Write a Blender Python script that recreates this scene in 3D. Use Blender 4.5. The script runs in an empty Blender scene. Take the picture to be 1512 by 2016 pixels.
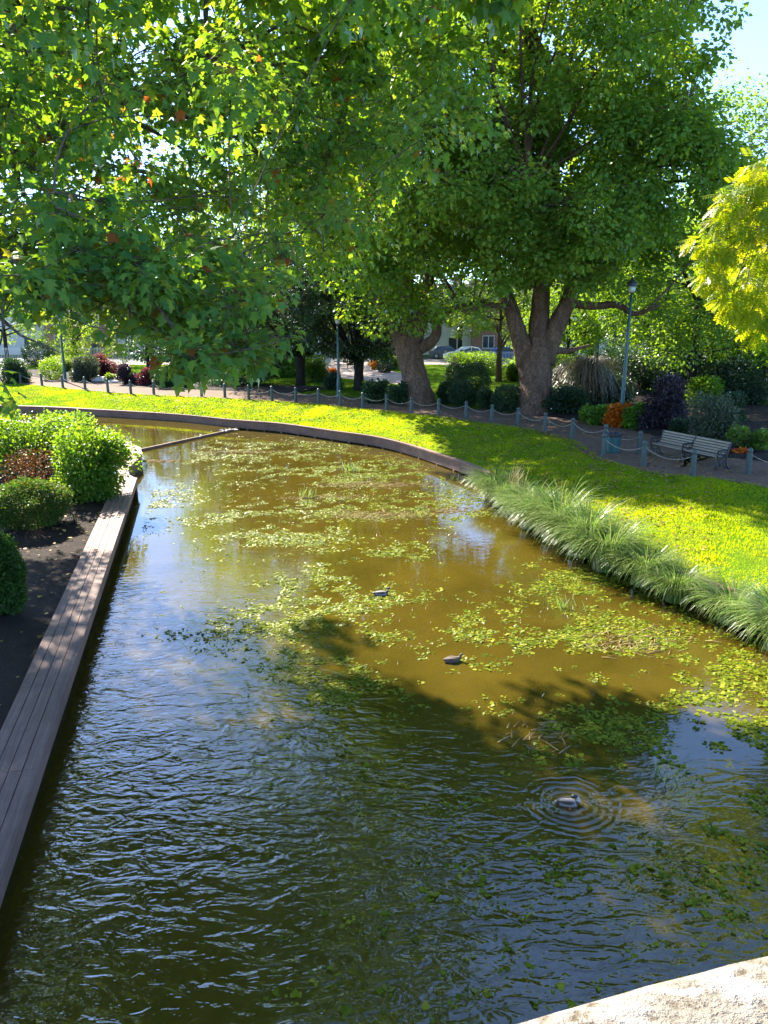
import bpy, math, random
import numpy as np
from mathutils import Vector

random.seed(7)
RNG = np.random.default_rng(11)
S = bpy.context.scene
COL = S.collection
R = math.radians

# ------------------------------------------------------------------ camera
H, PITCH, F = 6.3, R(14.5), 1520.0
cp, sp = math.cos(PITCH), math.sin(PITCH)
cam_d = bpy.data.cameras.new('camera')
cam = bpy.data.objects.new('camera', cam_d)
COL.objects.link(cam)
cam.location = (0, 0, H)
cam.rotation_euler = (math.pi / 2 - PITCH, 0, 0)
cam_d.sensor_fit = 'VERTICAL'
cam_d.sensor_height = 36.0
cam_d.lens = 36.0 * F / 2016.0
cam_d.clip_start, cam_d.clip_end = 0.02, 3000
S.camera = cam
S.render.resolution_x, S.render.resolution_y = 768, 1024

# ------------------------------------------------------------------ light
SUN_AZ, SUN_EL = R(-33), R(36)
SUN = Vector((math.sin(SUN_AZ) * math.cos(SUN_EL), math.cos(SUN_AZ) * math.cos(SUN_EL), math.sin(SUN_EL)))
world = bpy.data.worlds.new('World')
S.world = world
world.use_nodes = True
wn = world.node_tree
sky = wn.nodes.new('ShaderNodeTexSky')
sky.sky_type = 'NISHITA'
sky.sun_disc = False
sky.sun_elevation = SUN_EL
sky.sun_rotation = SUN_AZ
sky.air_density, sky.dust_density, sky.ozone_density = .65, .5, 4.5
sky.altitude = 1500
bg = wn.nodes['Background']
bg.inputs['Strength'].default_value = 0.15
wn.links.new(sky.outputs[0], bg.inputs['Color'])
sl = bpy.data.lights.new('sun', 'SUN')
sl.energy = 5.0
sl.angle = R(0.6)
sl.color = (1.0, 0.93, 0.8)
so = bpy.data.objects.new('sun', sl)
COL.objects.link(so)
so.rotation_euler = SUN.to_track_quat('Z', 'Y').to_euler()
S.view_settings.view_transform = 'Standard'
S.view_settings.look = 'None'
S.view_settings.exposure = 2.25
S.view_settings.gamma = 1.0
cy = S.cycles
cy.max_bounces, cy.diffuse_bounces, cy.glossy_bounces = 7, 4, 3
cy.transmission_bounces, cy.transparent_max_bounces = 4, 8
cy.caustics_reflective = cy.caustics_refractive = False
cy.sample_clamp_indirect = 6.0
cy.use_denoising = True


def P(u, v, z=0.0):
    """world point where the sight line of a photo pixel meets height z (survey helper)"""
    a, b = (u - 756) / F, (v - 1008) / F
    t = (H - z) / (sp + b * cp)
    return (a * t, t * (cp - b * sp), z)


def D(u, v, zc):
    a, b = (u - 756) / F, (v - 1008) / F
    return (a * zc, zc * (cp - b * sp), H + zc * (-sp - b * cp))


def depth_at(v, z):
    return (H - z) / (sp + (v - 1008) / F * cp)


# ------------------------------------------------------------------ materials
MATS = {}


class NT:
    def __init__(self, name):
        self.m = bpy.data.materials.new(name)
        self.m.use_nodes = True
        self.t = self.m.node_tree
        self.t.nodes.clear()
        self.out = self.n('ShaderNodeOutputMaterial')
        MATS[name] = self.m

    def n(self, typ, **kw):
        nd = self.t.nodes.new(typ)
        for k, v in kw.items():
            if k in nd.inputs.keys() if isinstance(k, str) else False:
                nd.inputs[k].default_value = v
            else:
                setattr(nd, k, v)
        return nd

    def l(self, a, b):
        self.t.links.new(a, b)

    def coord(self, scale=(1, 1, 1), rot=(0, 0, 0), obj=False):
        mp = self.n('ShaderNodeMapping')
        mp.inputs['Scale'].default_value = scale
        mp.inputs['Rotation'].default_value = rot
        if obj:
            tc = self.n('ShaderNodeTexCoord')
            self.l(tc.outputs['Object'], mp.inputs['Vector'])
        else:
            g = self.n('ShaderNodeNewGeometry')
            self.l(g.outputs['Position'], mp.inputs['Vector'])
        return mp.outputs[0]

    def noise(self, vec, scale, detail=4, rough=0.55, dist=0.0):
        x = self.n('ShaderNodeTexNoise')
        x.inputs['Scale'].default_value = scale
        x.inputs['Detail'].default_value = detail
        x.inputs['Roughness'].default_value = rough
        x.inputs['Distortion'].default_value = dist
        if vec is not None:
            self.l(vec, x.inputs['Vector'])
        return x.outputs[0]

    def ramp(self, fac, stops, interp='LINEAR'):
        r = self.n('ShaderNodeValToRGB')
        r.color_ramp.interpolation = interp
        e = r.color_ramp.elements
        while len(e) < len(stops):
            e.new(0.5)
        for el, (p, c) in zip(e, stops):
            el.position = p
            el.color = (*c, 1) if len(c) == 3 else c
        self.l(fac, r.inputs[0])
        return r.outputs[0]

    def mixc(self, fac, a, b, blend='MIX'):
        m = self.n('ShaderNodeMix')
        m.data_type = 'RGBA'
        m.blend_type = blend
        for s, x in ((0, fac), (6, a), (7, b)):
            if hasattr(x, 'links'):
                self.l(x, m.inputs[s])
            elif s == 0:
                m.inputs[0].default_value = x
            else:
                m.inputs[s].default_value = (*x, 1)
        return m.outputs[2]

    def math(self, op, a, b=0.0, clamp=False):
        m = self.n('ShaderNodeMath')
        m.operation = op
        m.use_clamp = clamp
        for i, x in enumerate((a, b)):
            if hasattr(x, 'links'):
                self.l(x, m.inputs[i])
            else:
                m.inputs[i].default_value = x
        return m.outputs[0]

    def bump(self, h, strength=0.5, dist=0.02, normal=None):
        b = self.n('ShaderNodeBump')
        b.inputs['Strength'].default_value = strength
        b.inputs['Distance'].default_value = dist
        self.l(h, b.inputs['Height'])
        if normal is not None:
            self.l(normal, b.inputs['Normal'])
        return b.outputs[0]

    def princ(self, color=None, rough=0.7, normal=None, metal=0.0, spec=0.5):
        p = self.n('ShaderNodeBsdfPrincipled')
        if color is not None:
            if hasattr(color, 'links'):
                self.l(color, p.inputs['Base Color'])
            else:
                p.inputs['Base Color'].default_value = (*color, 1)
        if hasattr(rough, 'links'):
            self.l(rough, p.inputs['Roughness'])
        else:
            p.inputs['Roughness'].default_value = rough
        p.inputs['Metallic'].default_value = metal
        p.inputs['Specular IOR Level'].default_value = spec
        if normal is not None:
            self.l(normal, p.inputs['Normal'])
        self.l(p.outputs[0], self.out.inputs['Surface'])
        return p


def leaf_mat(name, dstops, tstops, trans=0.5, gloss=0.35, rough=0.4):
    """leaf: diffuse both sides + translucency, colour varies leaf by leaf through the 'tint' attribute"""
    m = NT(name)
    at = m.n('ShaderNodeAttribute')
    at.attribute_name = 'tint'
    f = at.outputs['Fac']
    d = m.n('ShaderNodeBsdfDiffuse')
    m.l(m.ramp(f, dstops), d.inputs['Color'])
    t = m.n('ShaderNodeBsdfTranslucent')
    m.l(m.ramp(f, tstops), t.inputs['Color'])
    mx = m.n('ShaderNodeMixShader')
    mx.inputs[0].default_value = trans
    m.l(d.outputs[0], mx.inputs[1])
    m.l(t.outputs[0], mx.inputs[2])
    g = m.n('ShaderNodeBsdfGlossy')
    g.inputs['Roughness'].default_value = rough
    fr = m.n('ShaderNodeFresnel')
    fr.inputs[0].default_value = 1.45
    mx2 = m.n('ShaderNodeMixShader')
    m.l(m.math('MULTIPLY', fr.outputs[0], gloss), mx2.inputs[0])
    m.l(mx.outputs[0], mx2.inputs[1])
    m.l(g.outputs[0], mx2.inputs[2])
    m.l(mx2.outputs[0], m.out.inputs['Surface'])
    return m.m


def simple(name, c1, c2=None, scale=6.0, rough=0.6, bump=0.0, metal=0.0, detail=5, obj=True, spec=0.5, bscale=None, bdist=0.01):
    m = NT(name)
    v = m.coord(obj=obj)
    n = m.noise(v, scale, detail)
    c = m.ramp(n, [(0.3, c1), (0.7, c2 or c1)])
    nb = None
    if bump:
        nb = m.bump(m.noise(v, bscale or scale * 3, 5), bump, bdist)
    m.princ(c, rough, nb, metal, spec)
    return m.m


# foliage kinds (diffuse, translucent)
leaf_mat('plane_leaf', [(0, (.056, .145, .046)), (.55, (.098, .215, .052)), (.9, (.14, .23, .035)), (.975, (.20, .16, .02)), (1, (.24, .08, .02))],
         [(0, (.18, .37, .012)), (.55, (.34, .54, .015)), (.9, (.58, .64, .015)), (.975, (.5, .4, .02)), (1, (.45, .12, .02))], .5, .16)
leaf_mat('park_leaf', [(0, (.065, .150, .032)), (.6, (.125, .230, .045)), (1, (.17, .22, .04))],
         [(0, (.24, .42, .012)), (.6, (.42, .60, .018)), (1, (.66, .66, .02))], .48, .16)
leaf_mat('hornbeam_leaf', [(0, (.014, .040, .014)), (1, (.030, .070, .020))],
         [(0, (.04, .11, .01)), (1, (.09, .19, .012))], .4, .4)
leaf_mat('bright_leaf', [(0, (.05, .12, .02)), (1, (.09, .17, .025))], [(0, (.24, .42, .015)), (1, (.42, .52, .02))], .52, .35)
leaf_mat('golden_leaf', [(0, (.11, .20, .015)), (.6, (.22, .27, .012)), (1, (.28, .27, .02))], [(0, (.30, .48, .008)), (.6, (.62, .64, .008)), (1, (.76, .62, .015))], .5, .04)
leaf_mat('shrub_leaf', [(0, (.04, .12, .02)), (1, (.10, .20, .03))], [(0, (.20, .42, .01)), (1, (.45, .60, .02))], .45, .22, .35)
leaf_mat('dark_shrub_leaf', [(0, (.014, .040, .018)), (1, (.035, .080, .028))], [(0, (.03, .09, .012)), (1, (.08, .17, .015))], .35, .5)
leaf_mat('conifer_leaf', [(0, (.022, .06, .018)), (.7, (.05, .11, .02)), (1, (.12, .09, .02))], [(0, (.08, .2, .01)), (.7, (.16, .30, .02)), (1, (.3, .16, .02))], .35, .2)
leaf_mat('grey_leaf', [(0, (.05, .075, .045)), (1, (.10, .13, .075))], [(0, (.08, .12, .03)), (1, (.16, .2, .05))], .35, .4)
leaf_mat('purple_leaf', [(0, (.028, .022, .030)), (1, (.060, .042, .052))], [(0, (.05, .02, .03)), (1, (.10, .04, .05))], .3, .6)
leaf_mat('orange_leaf', [(0, (.45, .07, .008)), (.5, (.55, .14, .01)), (1, (.60, .27, .02))], [(0, (.6, .08, .005)), (1, (.75, .30, .01))], .4, .25)
leaf_mat('red_leaf', [(0, (.09, .02, .028)), (1, (.20, .055, .06))], [(0, (.16, .03, .04)), (1, (.30, .08, .07))], .45, .25)
leaf_mat('rust_leaf', [(0, (.055, .030, .016)), (1, (.13, .05, .02))], [(0, (.10, .04, .01)), (1, (.2, .07, .015))], .35, .2)
leaf_mat('flower_petal', [(0, (.55, .03, .04)), (.5, (.6, .12, .02)), (1, (.65, .42, .03))], [(0, (.6, .03, .04)), (1, (.7, .4, .03))], .35, .1)
leaf_mat('sedge_blade', [(0, (.06, .14, .02)), (.6, (.17, .26, .055)), (1, (.42, .44, .20))], [(0, (.14, .28, .03)), (.7, (.26, .40, .05)), (1, (.42, .38, .14))], .45, .35, .3)
leaf_mat('weep_twig', [(0, (.09, .065, .04)), (1, (.20, .14, .085))], [(0, (.1, .08, .03)), (1, (.2, .16, .06))], .2, .2)
leaf_mat('grass_blade', [(0, (.075, .19, .012)), (1, (.13, .25, .014))], [(0, (.50, .64, .005)), (1, (.74, .76, .006))], .55, .04)
leaf_mat('litter_leaf', [(0, (.16, .09, .03)), (.5, (.28, .17, .05)), (1, (.42, .32, .08))], [(0, (.2, .1, .02)), (1, (.4, .3, .05))], .2, .15)
leaf_mat('weed_leaf', [(0, (.07, .11, .006)), (.6, (.19, .23, .010)), (1, (.34, .33, .03))], [(0, (.2, .3, .01)), (1, (.4, .44, .02))], .3, .25)
leaf_mat('straw_stalk', [(0, (.18, .12, .03)), (1, (.42, .34, .15))], [(0, (.2, .12, .02)), (1, (.4, .3, .1))], .2, .25)


def bark(name, c, flake=True):
    m = NT(name)
    v = m.coord((1, 1, .28))
    n1 = m.noise(v, 3.2, 6, .65, .6)
    n2 = m.noise(m.coord((1, 1, .45)), 14, 5, .7)
    a = m.ramp(n1, [(.32, tuple(x * .55 for x in c)), (.5, c), (.68, tuple(min(1, x * 1.55) for x in c))])
    cc = m.mixc(m.ramp(n2, [(.35, (0, 0, 0)), (.6, (1, 1, 1))]), tuple(x * .42 for x in c), a)
    hh = m.math('ADD', m.math('MULTIPLY', n1, .7), m.math('MULTIPLY', n2, .5))
    m.princ(cc, .9, m.bump(hh, 1.0, .22), spec=.15)
    return m.m


bark('plane_bark', (.20, .122, .082))
bark('dark_bark', (.045, .036, .028))
bark('twig_bark', (.17, .14, .10))

# lawn
m = NT('lawn')
v = m.coord()
n1 = m.noise(v, .35, 4, .6)
n2 = m.noise(v, 3.0, 5, .65)
n3 = m.noise(v, 38, 3, .7)
c = m.ramp(n2, [(.3, (.070, .16, .012)), (.55, (.115, .22, .014)), (.8, (.19, .25, .018))])
n4 = m.noise(v, 1.1, 6, .7, .4)
c = m.mixc(m.ramp(n4, [(.60, (0, 0, 0)), (.70, (.75, .75, .75))]), c, (.13, .105, .035))
c = m.mixc(m.ramp(n1, [(.42, (0, 0, 0)), (.68, (.55, .55, .55))]), c, (.22, .20, .022))
c = m.mixc(m.ramp(n3, [(.35, (.5, .5, .5)), (.55, (0, 0, 0))]), c, (.03, .06, .008))
nb = m.bump(n3, .9, .05, m.bump(n2, .5, .1))
dif = m.n('ShaderNodeBsdfDiffuse')
m.l(c, dif.inputs['Color'])
m.l(nb, dif.inputs['Normal'])
m.l(dif.outputs[0], m.out.inputs['Surface'])

# trodden path, soil, road, bed of pond
m = NT('path_gravel')
v = m.coord()
n1 = m.noise(v, .8, 5, .6)
n2 = m.noise(v, 60, 3, .7)
c = m.ramp(n1, [(.3, (.13, .075, .046)), (.7, (.20, .125, .082))])
c = m.mixc(m.ramp(n2, [(.4, (.45, .45, .45)), (.65, (0, 0, 0))]), c, (.09, .06, .045))
m.princ(c, .95, m.bump(n2, .5, .01), spec=.2)
m = NT('soil')
v = m.coord()
n1 = m.noise(v, 2.2, 6, .65)
n2 = m.noise(v, 26, 5, .7)
c = m.ramp(n1, [(.3, (.014, .009, .007)), (.7, (.040, .026, .019))])
n3 = m.noise(v, 55, 3, .6)
c = m.mixc(m.ramp(n2, [(.58, (0, 0, 0)), (.7, (.6, .6, .6))]), c, (.10, .062, .04))
c = m.mixc(m.ramp(n3, [(.60, (0, 0, 0)), (.68, (.8, .8, .8))]), c, (.13, .085, .055))
m.princ(c, .95, m.bump(n2, 1.0, .06), spec=.2)
simple('asphalt', (.045, .045, .047), (.07, .068, .066), 3, .9, .3, obj=False)
simple('pink_paving', (.34, .24, .21), (.42, .31, .27), 1.2, .9, .2, obj=False)
m = NT('mud')
v = m.coord()
n1 = m.noise(v, .5, 5, .6, .5)
n2 = m.noise(v, 6, 4, .6)
c = m.ramp(n1, [(.3, (.12, .075, .010)), (.7, (.25, .165, .022))])
c = m.mixc(m.math('MULTIPLY', n2, .5), c, (.10, .11, .012))
m.princ(c, .9, spec=.1)

# timber
def timber(name, c1, c2, along=(1, 12, 12), rot=0.0):
    m = NT(name)
    v = m.coord((1, 1, 1), (0, 0, rot), obj=False)
    mp = m.n('ShaderNodeMapping')
    mp.inputs['Scale'].default_value = along
    m.l(v, mp.inputs['Vector'])
    v = mp.outputs[0]
    n1 = m.noise(v, 1.6, 6, .65, .3)
    v2 = m.coord()
    n2 = m.noise(v2, 1.3, 5, .6)
    n3 = m.noise(v2, 22, 4, .7)
    c = m.ramp(n1, [(.3, c1), (.7, c2)])
    c = m.mixc(m.ramp(n2, [(.4, (0, 0, 0)), (.75, (.6, .6, .6))]), c, tuple(x * .5 for x in c1))
    c = m.mixc(m.ramp(n3, [(.62, (0, 0, 0)), (.78, (.3, .3, .3))]), c, (.28, .23, .19))
    m.princ(c, .75, m.bump(m.math('ADD', n1, m.math('MULTIPLY', n3, .5)), .5, .012), spec=.35)


DECK_DIR = math.atan2(20.3, -4.86)
timber('deck_timber', (.17, .100, .078), (.29, .185, .150), (.7, 16, 16), -DECK_DIR)
timber('wall_timber', (.17, .086, .056), (.30, .175, .120), (3, 3, 14))
simple('dark_timber', (.012, .010, .008), (.025, .02, .016), 5, .9)
m = NT('bench_wood')
v = m.coord((1.5, 20, 20), obj=True)
n1 = m.noise(v, 3, 5, .6)
m.princ(m.ramp(n1, [(.3, (.17, .14, .095)), (.7, (.33, .285, .21))]), .75, m.bump(n1, .4, .004))
simple('cast_iron', (.012, .012, .012), (.025, .024, .023), 10, .45, .2)
simple('bollard_paint', (.034, .056, .055), (.060, .085, .082), 9, .5, .25)
simple('lamp_paint', (.018, .060, .062), (.03, .082, .082), 4, .4, .1)
simple('bin_paint', (.012, .070, .072), (.02, .095, .093), 3, .45, .08)
simple('bag_plastic', (.012, .013, .018), (.03, .032, .04), 14, .3, .6)
simple('chain_metal', (.20, .175, .135), (.32, .285, .22), 30, .6, .5)
simple('lamp_glass', (.42, .42, .36), (.55, .55, .48), 3, .25)
m = NT('parapet_stone')
v = m.coord()
n1 = m.noise(v, 9, 6, .7)
n2 = m.noise(v, 45, 5, .75)
n3 = m.noise(v, 22, 4, .6, .8)
c = m.ramp(n1, [(.3, (.10, .08, .055)), (.48, (.21, .185, .15)), (.66, (.34, .325, .30))])
c = m.mixc(m.ramp(n2, [(.36, (1, 1, 1)), (.5, (0, 0, 0))]), c, (.085, .068, .045))
c = m.mixc(m.ramp(n3, [(.56, (0, 0, 0)), (.66, (.8, .8, .8))]), c, (.46, .46, .45))
m.princ(c, .95, m.bump(m.math('ADD', n2, n1), 1.0, .012), spec=.2)
simple('stone_pale', (.30, .28, .24), (.45, .42, .37), 5, .9, .6)
simple('white_paint', (.62, .62, .60), (.75, .75, .73), 3, .55)
simple('railing_paint', (.5, .5, .5), (.62, .62, .62), 3, .5)
simple('black_paint', (.02, .02, .022), (.035, .035, .037), 3, .45)
simple('yellow_wood', (.42, .30, .08), (.52, .38, .12), 5, .7)
simple('brick_wall', (.30, .14, .10), (.40, .21, .15), 4, .9, .3)
simple('render_wall', (.55, .50, .44), (.66, .61, .55), 1, .9, .2)
simple('roof_tile', (.10, .075, .065), (.16, .12, .10), 4, .85, .5)
simple('window_glass', (.04, .05, .06), (.07, .08, .09), 2, .12)
simple('car_white', (.70, .71, .72), (.74, .75, .76), 1, .22)
simple('car_blue', (.02, .09, .42), (.03, .11, .46), 1, .22)
simple('car_grey', (.10, .11, .12), (.13, .14, .15), 1, .25)
simple('tyre', (.012, .012, .012), (.02, .02, .02), 8, .85)
simple('rim', (.35, .36, .37), (.45, .46, .47), 5, .35, metal=.6)
simple('tail_lamp', (.45, .02, .015), (.5, .03, .02), 5, .25)
simple('duck_head', (.006, .022, .016), (.012, .035, .028), 30, .35)
simple('duck_white', (.42, .40, .37), (.52, .50, .46), 30, .8, .3)
simple('duck_grey', (.20, .18, .16), (.32, .29, .26), 60, .8, .4)
simple('duck_dark', (.035, .028, .024), (.07, .055, .045), 40, .7, .4)
simple('duck_breast', (.07, .03, .022), (.12, .055, .04), 30, .75, .3)
simple('duck_brown', (.05, .033, .022), (.19, .13, .09), 55, .8, .6)
simple('duck_bill', (.42, .33, .06), (.5, .40, .09), 20, .5)
simple('duck_foot', (.60, .12, .03), (.68, .17, .04), 20, .5)

# ------------------------------------------------------------------ mesh helpers
def tag(o, label=None, cat=None, group=None, kind=None):
    if label: o['label'] = label
    if cat: o['category'] = cat
    if group: o['group'] = group
    if kind: o['kind'] = kind
    return o


def empty(name, loc=(0, 0, 0), rz=0.0, label=None, cat=None, group=None):
    o = bpy.data.objects.new(name, None)
    COL.objects.link(o)
    o.location = loc
    o.rotation_euler = (0, 0, rz)
    o.empty_display_size = .2
    return tag(o, label, cat, group)


def raw_mesh(name, V, loop_v, starts, totals, mats, midx=None, tint=None, smooth=False):
    me = bpy.data.meshes.new(name)
    V = np.asarray(V, np.float32)
    me.vertices.add(len(V))
    me.vertices.foreach_set('co', V.ravel())
    me.loops.add(len(loop_v))
    me.loops.foreach_set('vertex_index', np.asarray(loop_v, np.int32))
    me.polygons.add(len(starts))
    me.polygons.foreach_set('loop_start', np.asarray(starts, np.int32))
    try:
        me.polygons.foreach_set('loop_total', np.asarray(totals, np.int32))
    except Exception:
        pass
    if midx is not None:
        me.polygons.foreach_set('material_index', np.asarray(midx, np.int32))
    me.polygons.foreach_set('use_smooth', np.full(len(starts), bool(smooth)))
    me.update(calc_edges=True)
    if tint is not None:
        a = me.attributes.new('tint', 'FLOAT', 'POINT')
        a.data.foreach_set('value', np.asarray(tint, np.float32))
    for x in mats:
        me.materials.append(MATS[x])
    return me


def link(name, me, parent=None, loc=None):
    o = bpy.data.objects.new(name, me)
    COL.objects.link(o)
    if parent is not None:
        o.parent = parent
    if loc is not None:
        o.location = loc
    return o


class Geo:
    def __init__(self):
        self.V, self.F, self.M = [], [], []

    def add(self, verts, faces, mat=0):
        b = len(self.V)
        self.V.extend([tuple(v) for v in verts])
        self.F.extend([tuple(i + b for i in f) for f in faces])
        self.M.extend([mat] * len(faces) if isinstance(mat, int) else mat)

    def box(self, c, s, rz=0.0, mat=0, taper=1.0, rx=0.0):
        cx, cy_, cz = c
        x, y, z = s[0] / 2, s[1] / 2, s[2] / 2
        vs = []
        for dz in (-1, 1):
            t = 1 if dz < 0 else taper
            for dx, dy in ((-1, -1), (1, -1), (1, 1), (-1, 1)):
                px, py, pz = dx * x * t, dy * y * t, dz * z
                py, pz = py * math.cos(rx) - pz * math.sin(rx), py * math.sin(rx) + pz * math.cos(rx)
                vs.append((cx + px * math.cos(rz) - py * math.sin(rz), cy_ + px * math.sin(rz) + py * math.cos(rz), cz + pz))
        self.add(vs, [(3, 2, 1, 0), (4, 5, 6, 7), (0, 1, 5, 4), (1, 2, 6, 5), (2, 3, 7, 6), (3, 0, 4, 7)], mat)

    def tube(self, pts, radii, sides=8, mat=0, wob=0.0, rnd=random, cap=True):
        pts = [Vector(p) for p in pts]
        if isinstance(radii, (int, float)):
            radii = [radii] * len(pts)
        up = Vector((0, 0, 1))
        rings = []
        prev = None
        n = len(pts)
        for i, p in enumerate(pts):
            d = (pts[min(i + 1, n - 1)] - pts[max(i - 1, 0)])
            if d.length < 1e-9: d = up.copy()
            d.normalize()
            if prev is None:
                ref = Vector((1, 0, 0)) if abs(d.z) > .9 else up
                x = d.cross(ref).normalized()
            else:
                x = (prev - d * prev.dot(d))
                x = x.normalized() if x.length > 1e-6 else d.orthogonal().normalized()
            prev = x
            y = d.cross(x)
            ring = []
            for k in range(sides):
                a = 2 * math.pi * k / sides
                r = radii[i] * (1 + (rnd.uniform(-wob, wob) if wob else 0))
                ring.append(p + x * (math.cos(a) * r) + y * (math.sin(a) * r))
            rings.append(ring)
        vs = [v for r in rings for v in r]
        fs = []
        ms = []
        for i in range(n - 1):
            for k in range(sides):
                k2 = (k + 1) % sides
                fs.append((i * sides + k, i * sides + k2, (i + 1) * sides + k2, (i + 1) * sides + k))
                ms.append(mat if isinstance(mat, int) else mat[i])
        if cap:
            fs.append(tuple(range(sides))[::-1]); ms.append(ms[0])
            fs.append(tuple((n - 1) * sides + k for k in range(sides))); ms.append(ms[-2])
        self.add(vs, fs, ms)

    def lathe(self, prof, sides=16, c=(0, 0, 0), mat=0, rot=0.0):
        vs = []
        for r, z in prof:
            for k in range(sides):
                a = 2 * math.pi * k / sides + rot
                vs.append((c[0] + r * math.cos(a), c[1] + r * math.sin(a), c[2] + z))
        fs = []
        n = len(prof)
        for i in range(n - 1):
            for k in range(sides):
                k2 = (k + 1) % sides
                fs.append((i * sides + k, i * sides + k2, (i + 1) * sides + k2, (i + 1) * sides + k))
        fs.append(tuple(range(sides))[::-1])
        fs.append(tuple((n - 1) * sides + k for k in range(sides)))
        self.add(vs, fs, mat)

    def build(self, name, mats, parent=None, smooth=False, loc=None):
        if isinstance(mats, str): mats = [mats]
        tot = [len(f) for f in self.F]
        st = np.concatenate([[0], np.cumsum(tot)[:-1]]) if tot else []
        me = raw_mesh(name, self.V, [i for f in self.F for i in f], st, tot, mats, self.M, smooth=smooth)
        return link(name, me, parent, loc)


# leaf templates: verts (x across, y along, z up), faces
T_PLANE = (np.array([(0, 0, 0), (.40, -.02, -.10), (.27, .20, -.05), (.56, .46, -.14), (.22, .52, -.05), (0, 1.0, -.10),
                     (-.22, .52, -.05), (-.56, .46, -.14), (-.27, .20, -.05), (-.40, -.02, -.10)], np.float32),
           [(0, 1, 2, 3, 4, 5), (0, 5, 6, 7, 8, 9)])
T_RHOMB = (np.array([(0, 0, 0), (.36, .45, -.06), (0, 1, -.08), (-.36, .45, -.06)], np.float32), [(0, 1, 2), (0, 2, 3)])
T_LOBE = (np.array([(0, 0, 0), (.45, .25, -.08), (.3, .6, -.04), (0, 1, -.1), (-.3, .6, -.04), (-.45, .25, -.08)], np.float32),
          [(0, 1, 2, 3), (0, 3, 4, 5)])
T_NARROW = (np.array([(0, 0, 0), (.13, .4, -.02), (0, 1, -.12), (-.13, .4, -.02)], np.float32), [(0, 1, 2), (0, 2, 3)])
_pv, _pf = [], []
for _k in range(6):
    for _s in (-1, 1):
        _b = len(_pv)
        y0 = .12 + _k * .145
        ax = np.array([_s * .86, .5]); ln = .36 - .02 * abs(_k - 2)
        pr = np.array([-ax[1], ax[0]])
        for q, w in ((0, 0), (.45, .11), (1, 0), (.45, -.11)):
            xy = np.array([0, y0]) + ax * q * ln + pr * w * ln * 1.5
            _pv.append((xy[0], xy[1], -.10 * y0 * y0 - abs(q) * .07))
        _pf += [(_b, _b + 1, _b + 2), (_b, _b + 2, _b + 3)]
T_PINNATE = (np.array(_pv, np.float32), _pf)
T_TUFT = (np.array([(-.12, 0, 0), (.12, 0, 0), (.3, .35, 1), (-.2, .1, 0), (.0, -.2, 0), (-.5, .1, .9), (.1, .2, 0), (.25, .05, 0), (.05, -.45, .85)], np.float32),
          [(0, 1, 2), (3, 4, 5), (6, 7, 8)])


def unit(a):
    return a / np.maximum(np.linalg.norm(a, axis=1, keepdims=True), 1e-9)


def leaf_mesh(name, pos, size, dirv, nrm, tmpl, mat, tint=None):
    pos = np.asarray(pos, np.float32)
    n = len(pos)
    y = unit(np.asarray(dirv, np.float32))
    x = unit(np.cross(y, nrm))
    z = np.cross(x, y)
    T, faces = tmpl
    size = np.broadcast_to(np.asarray(size, np.float32), (n,))
    V = pos[:, None, :] + size[:, None, None] * (T[None, :, 0:1] * x[:, None, :] + T[None, :, 1:2] * y[:, None, :] + T[None, :, 2:3] * z[:, None, :])
    k = len(T)
    fl = np.array([i for f in faces for i in f], np.int32)
    ft = np.array([len(f) for f in faces], np.int32)
    loops = (fl[None, :] + (np.arange(n, dtype=np.int32) * k)[:, None]).ravel()
    tot = np.tile(ft, n)
    st = np.concatenate([[0], np.cumsum(tot)[:-1]])
    if tint is None:
        tint = RNG.random(n)
    return raw_mesh(name, V.reshape(-1, 3), loops, st, tot, [mat], tint=np.repeat(tint, k))


def rand_dir(n):
    return unit(RNG.normal(size=(n, 3)).astype(np.float32))


def clump_leaves(C, rad, per, flat=.75, droop=.5, upn=.8):
    """leaf positions, directions and normals for round twig clumps C (n,3) with radii rad (n)"""
    n = len(C)
    idx = np.repeat(np.arange(n), per)
    d = rand_dir(len(idx))
    r = RNG.random(len(idx)) ** .45
    off = d * (r * rad[idx])[:, None]
    off[:, 2] *= flat
    pos = C[idx] + off
    dirv = d + rand_dir(len(idx)) * .7
    dirv[:, 2] -= droop
    nrm = d * .6 + rand_dir(len(idx)) * .6
    nrm[:, 2] += upn
    return pos, dirv, nrm, idx


def vnoise(x, y, scale, seed=0):
    """cheap smooth value noise on arrays"""
    g = np.random.default_rng(seed).random((64, 64))
    fx, fy = x / scale, y / scale
    ix, iy = np.floor(fx).astype(int), np.floor(fy).astype(int)
    tx, ty = fx - ix, fy - iy
    tx, ty = tx * tx * (3 - 2 * tx), ty * ty * (3 - 2 * ty)
    a = g[ix % 64, iy % 64]; b = g[(ix + 1) % 64, iy % 64]
    c = g[ix % 64, (iy + 1) % 64]; d = g[(ix + 1) % 64, (iy + 1) % 64]
    return (a * (1 - tx) + b * tx) * (1 - ty) + (c * (1 - tx) + d * tx) * ty


def fbm(x, y, s, seed):
    return .55 * vnoise(x, y, s, seed) + .3 * vnoise(x, y, s / 2.1, seed + 1) + .15 * vnoise(x, y, s / 4.3, seed + 2)


def smooth_line(pts, sub=6):
    pts = [np.array(p, float) for p in pts]
    out = []
    for i in range(len(pts) - 1):
        p0, p1, p2, p3 = pts[max(i - 1, 0)], pts[i], pts[i + 1], pts[min(i + 2, len(pts) - 1)]
        for k in range(sub):
            t = k / sub
            out.append(.5 * ((2 * p1) + (-p0 + p2) * t + (2 * p0 - 5 * p1 + 4 * p2 - p3) * t * t + (-p0 + 3 * p1 - 3 * p2 + p3) * t ** 3))
    out.append(pts[-1])
    return np.array(out)


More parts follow.
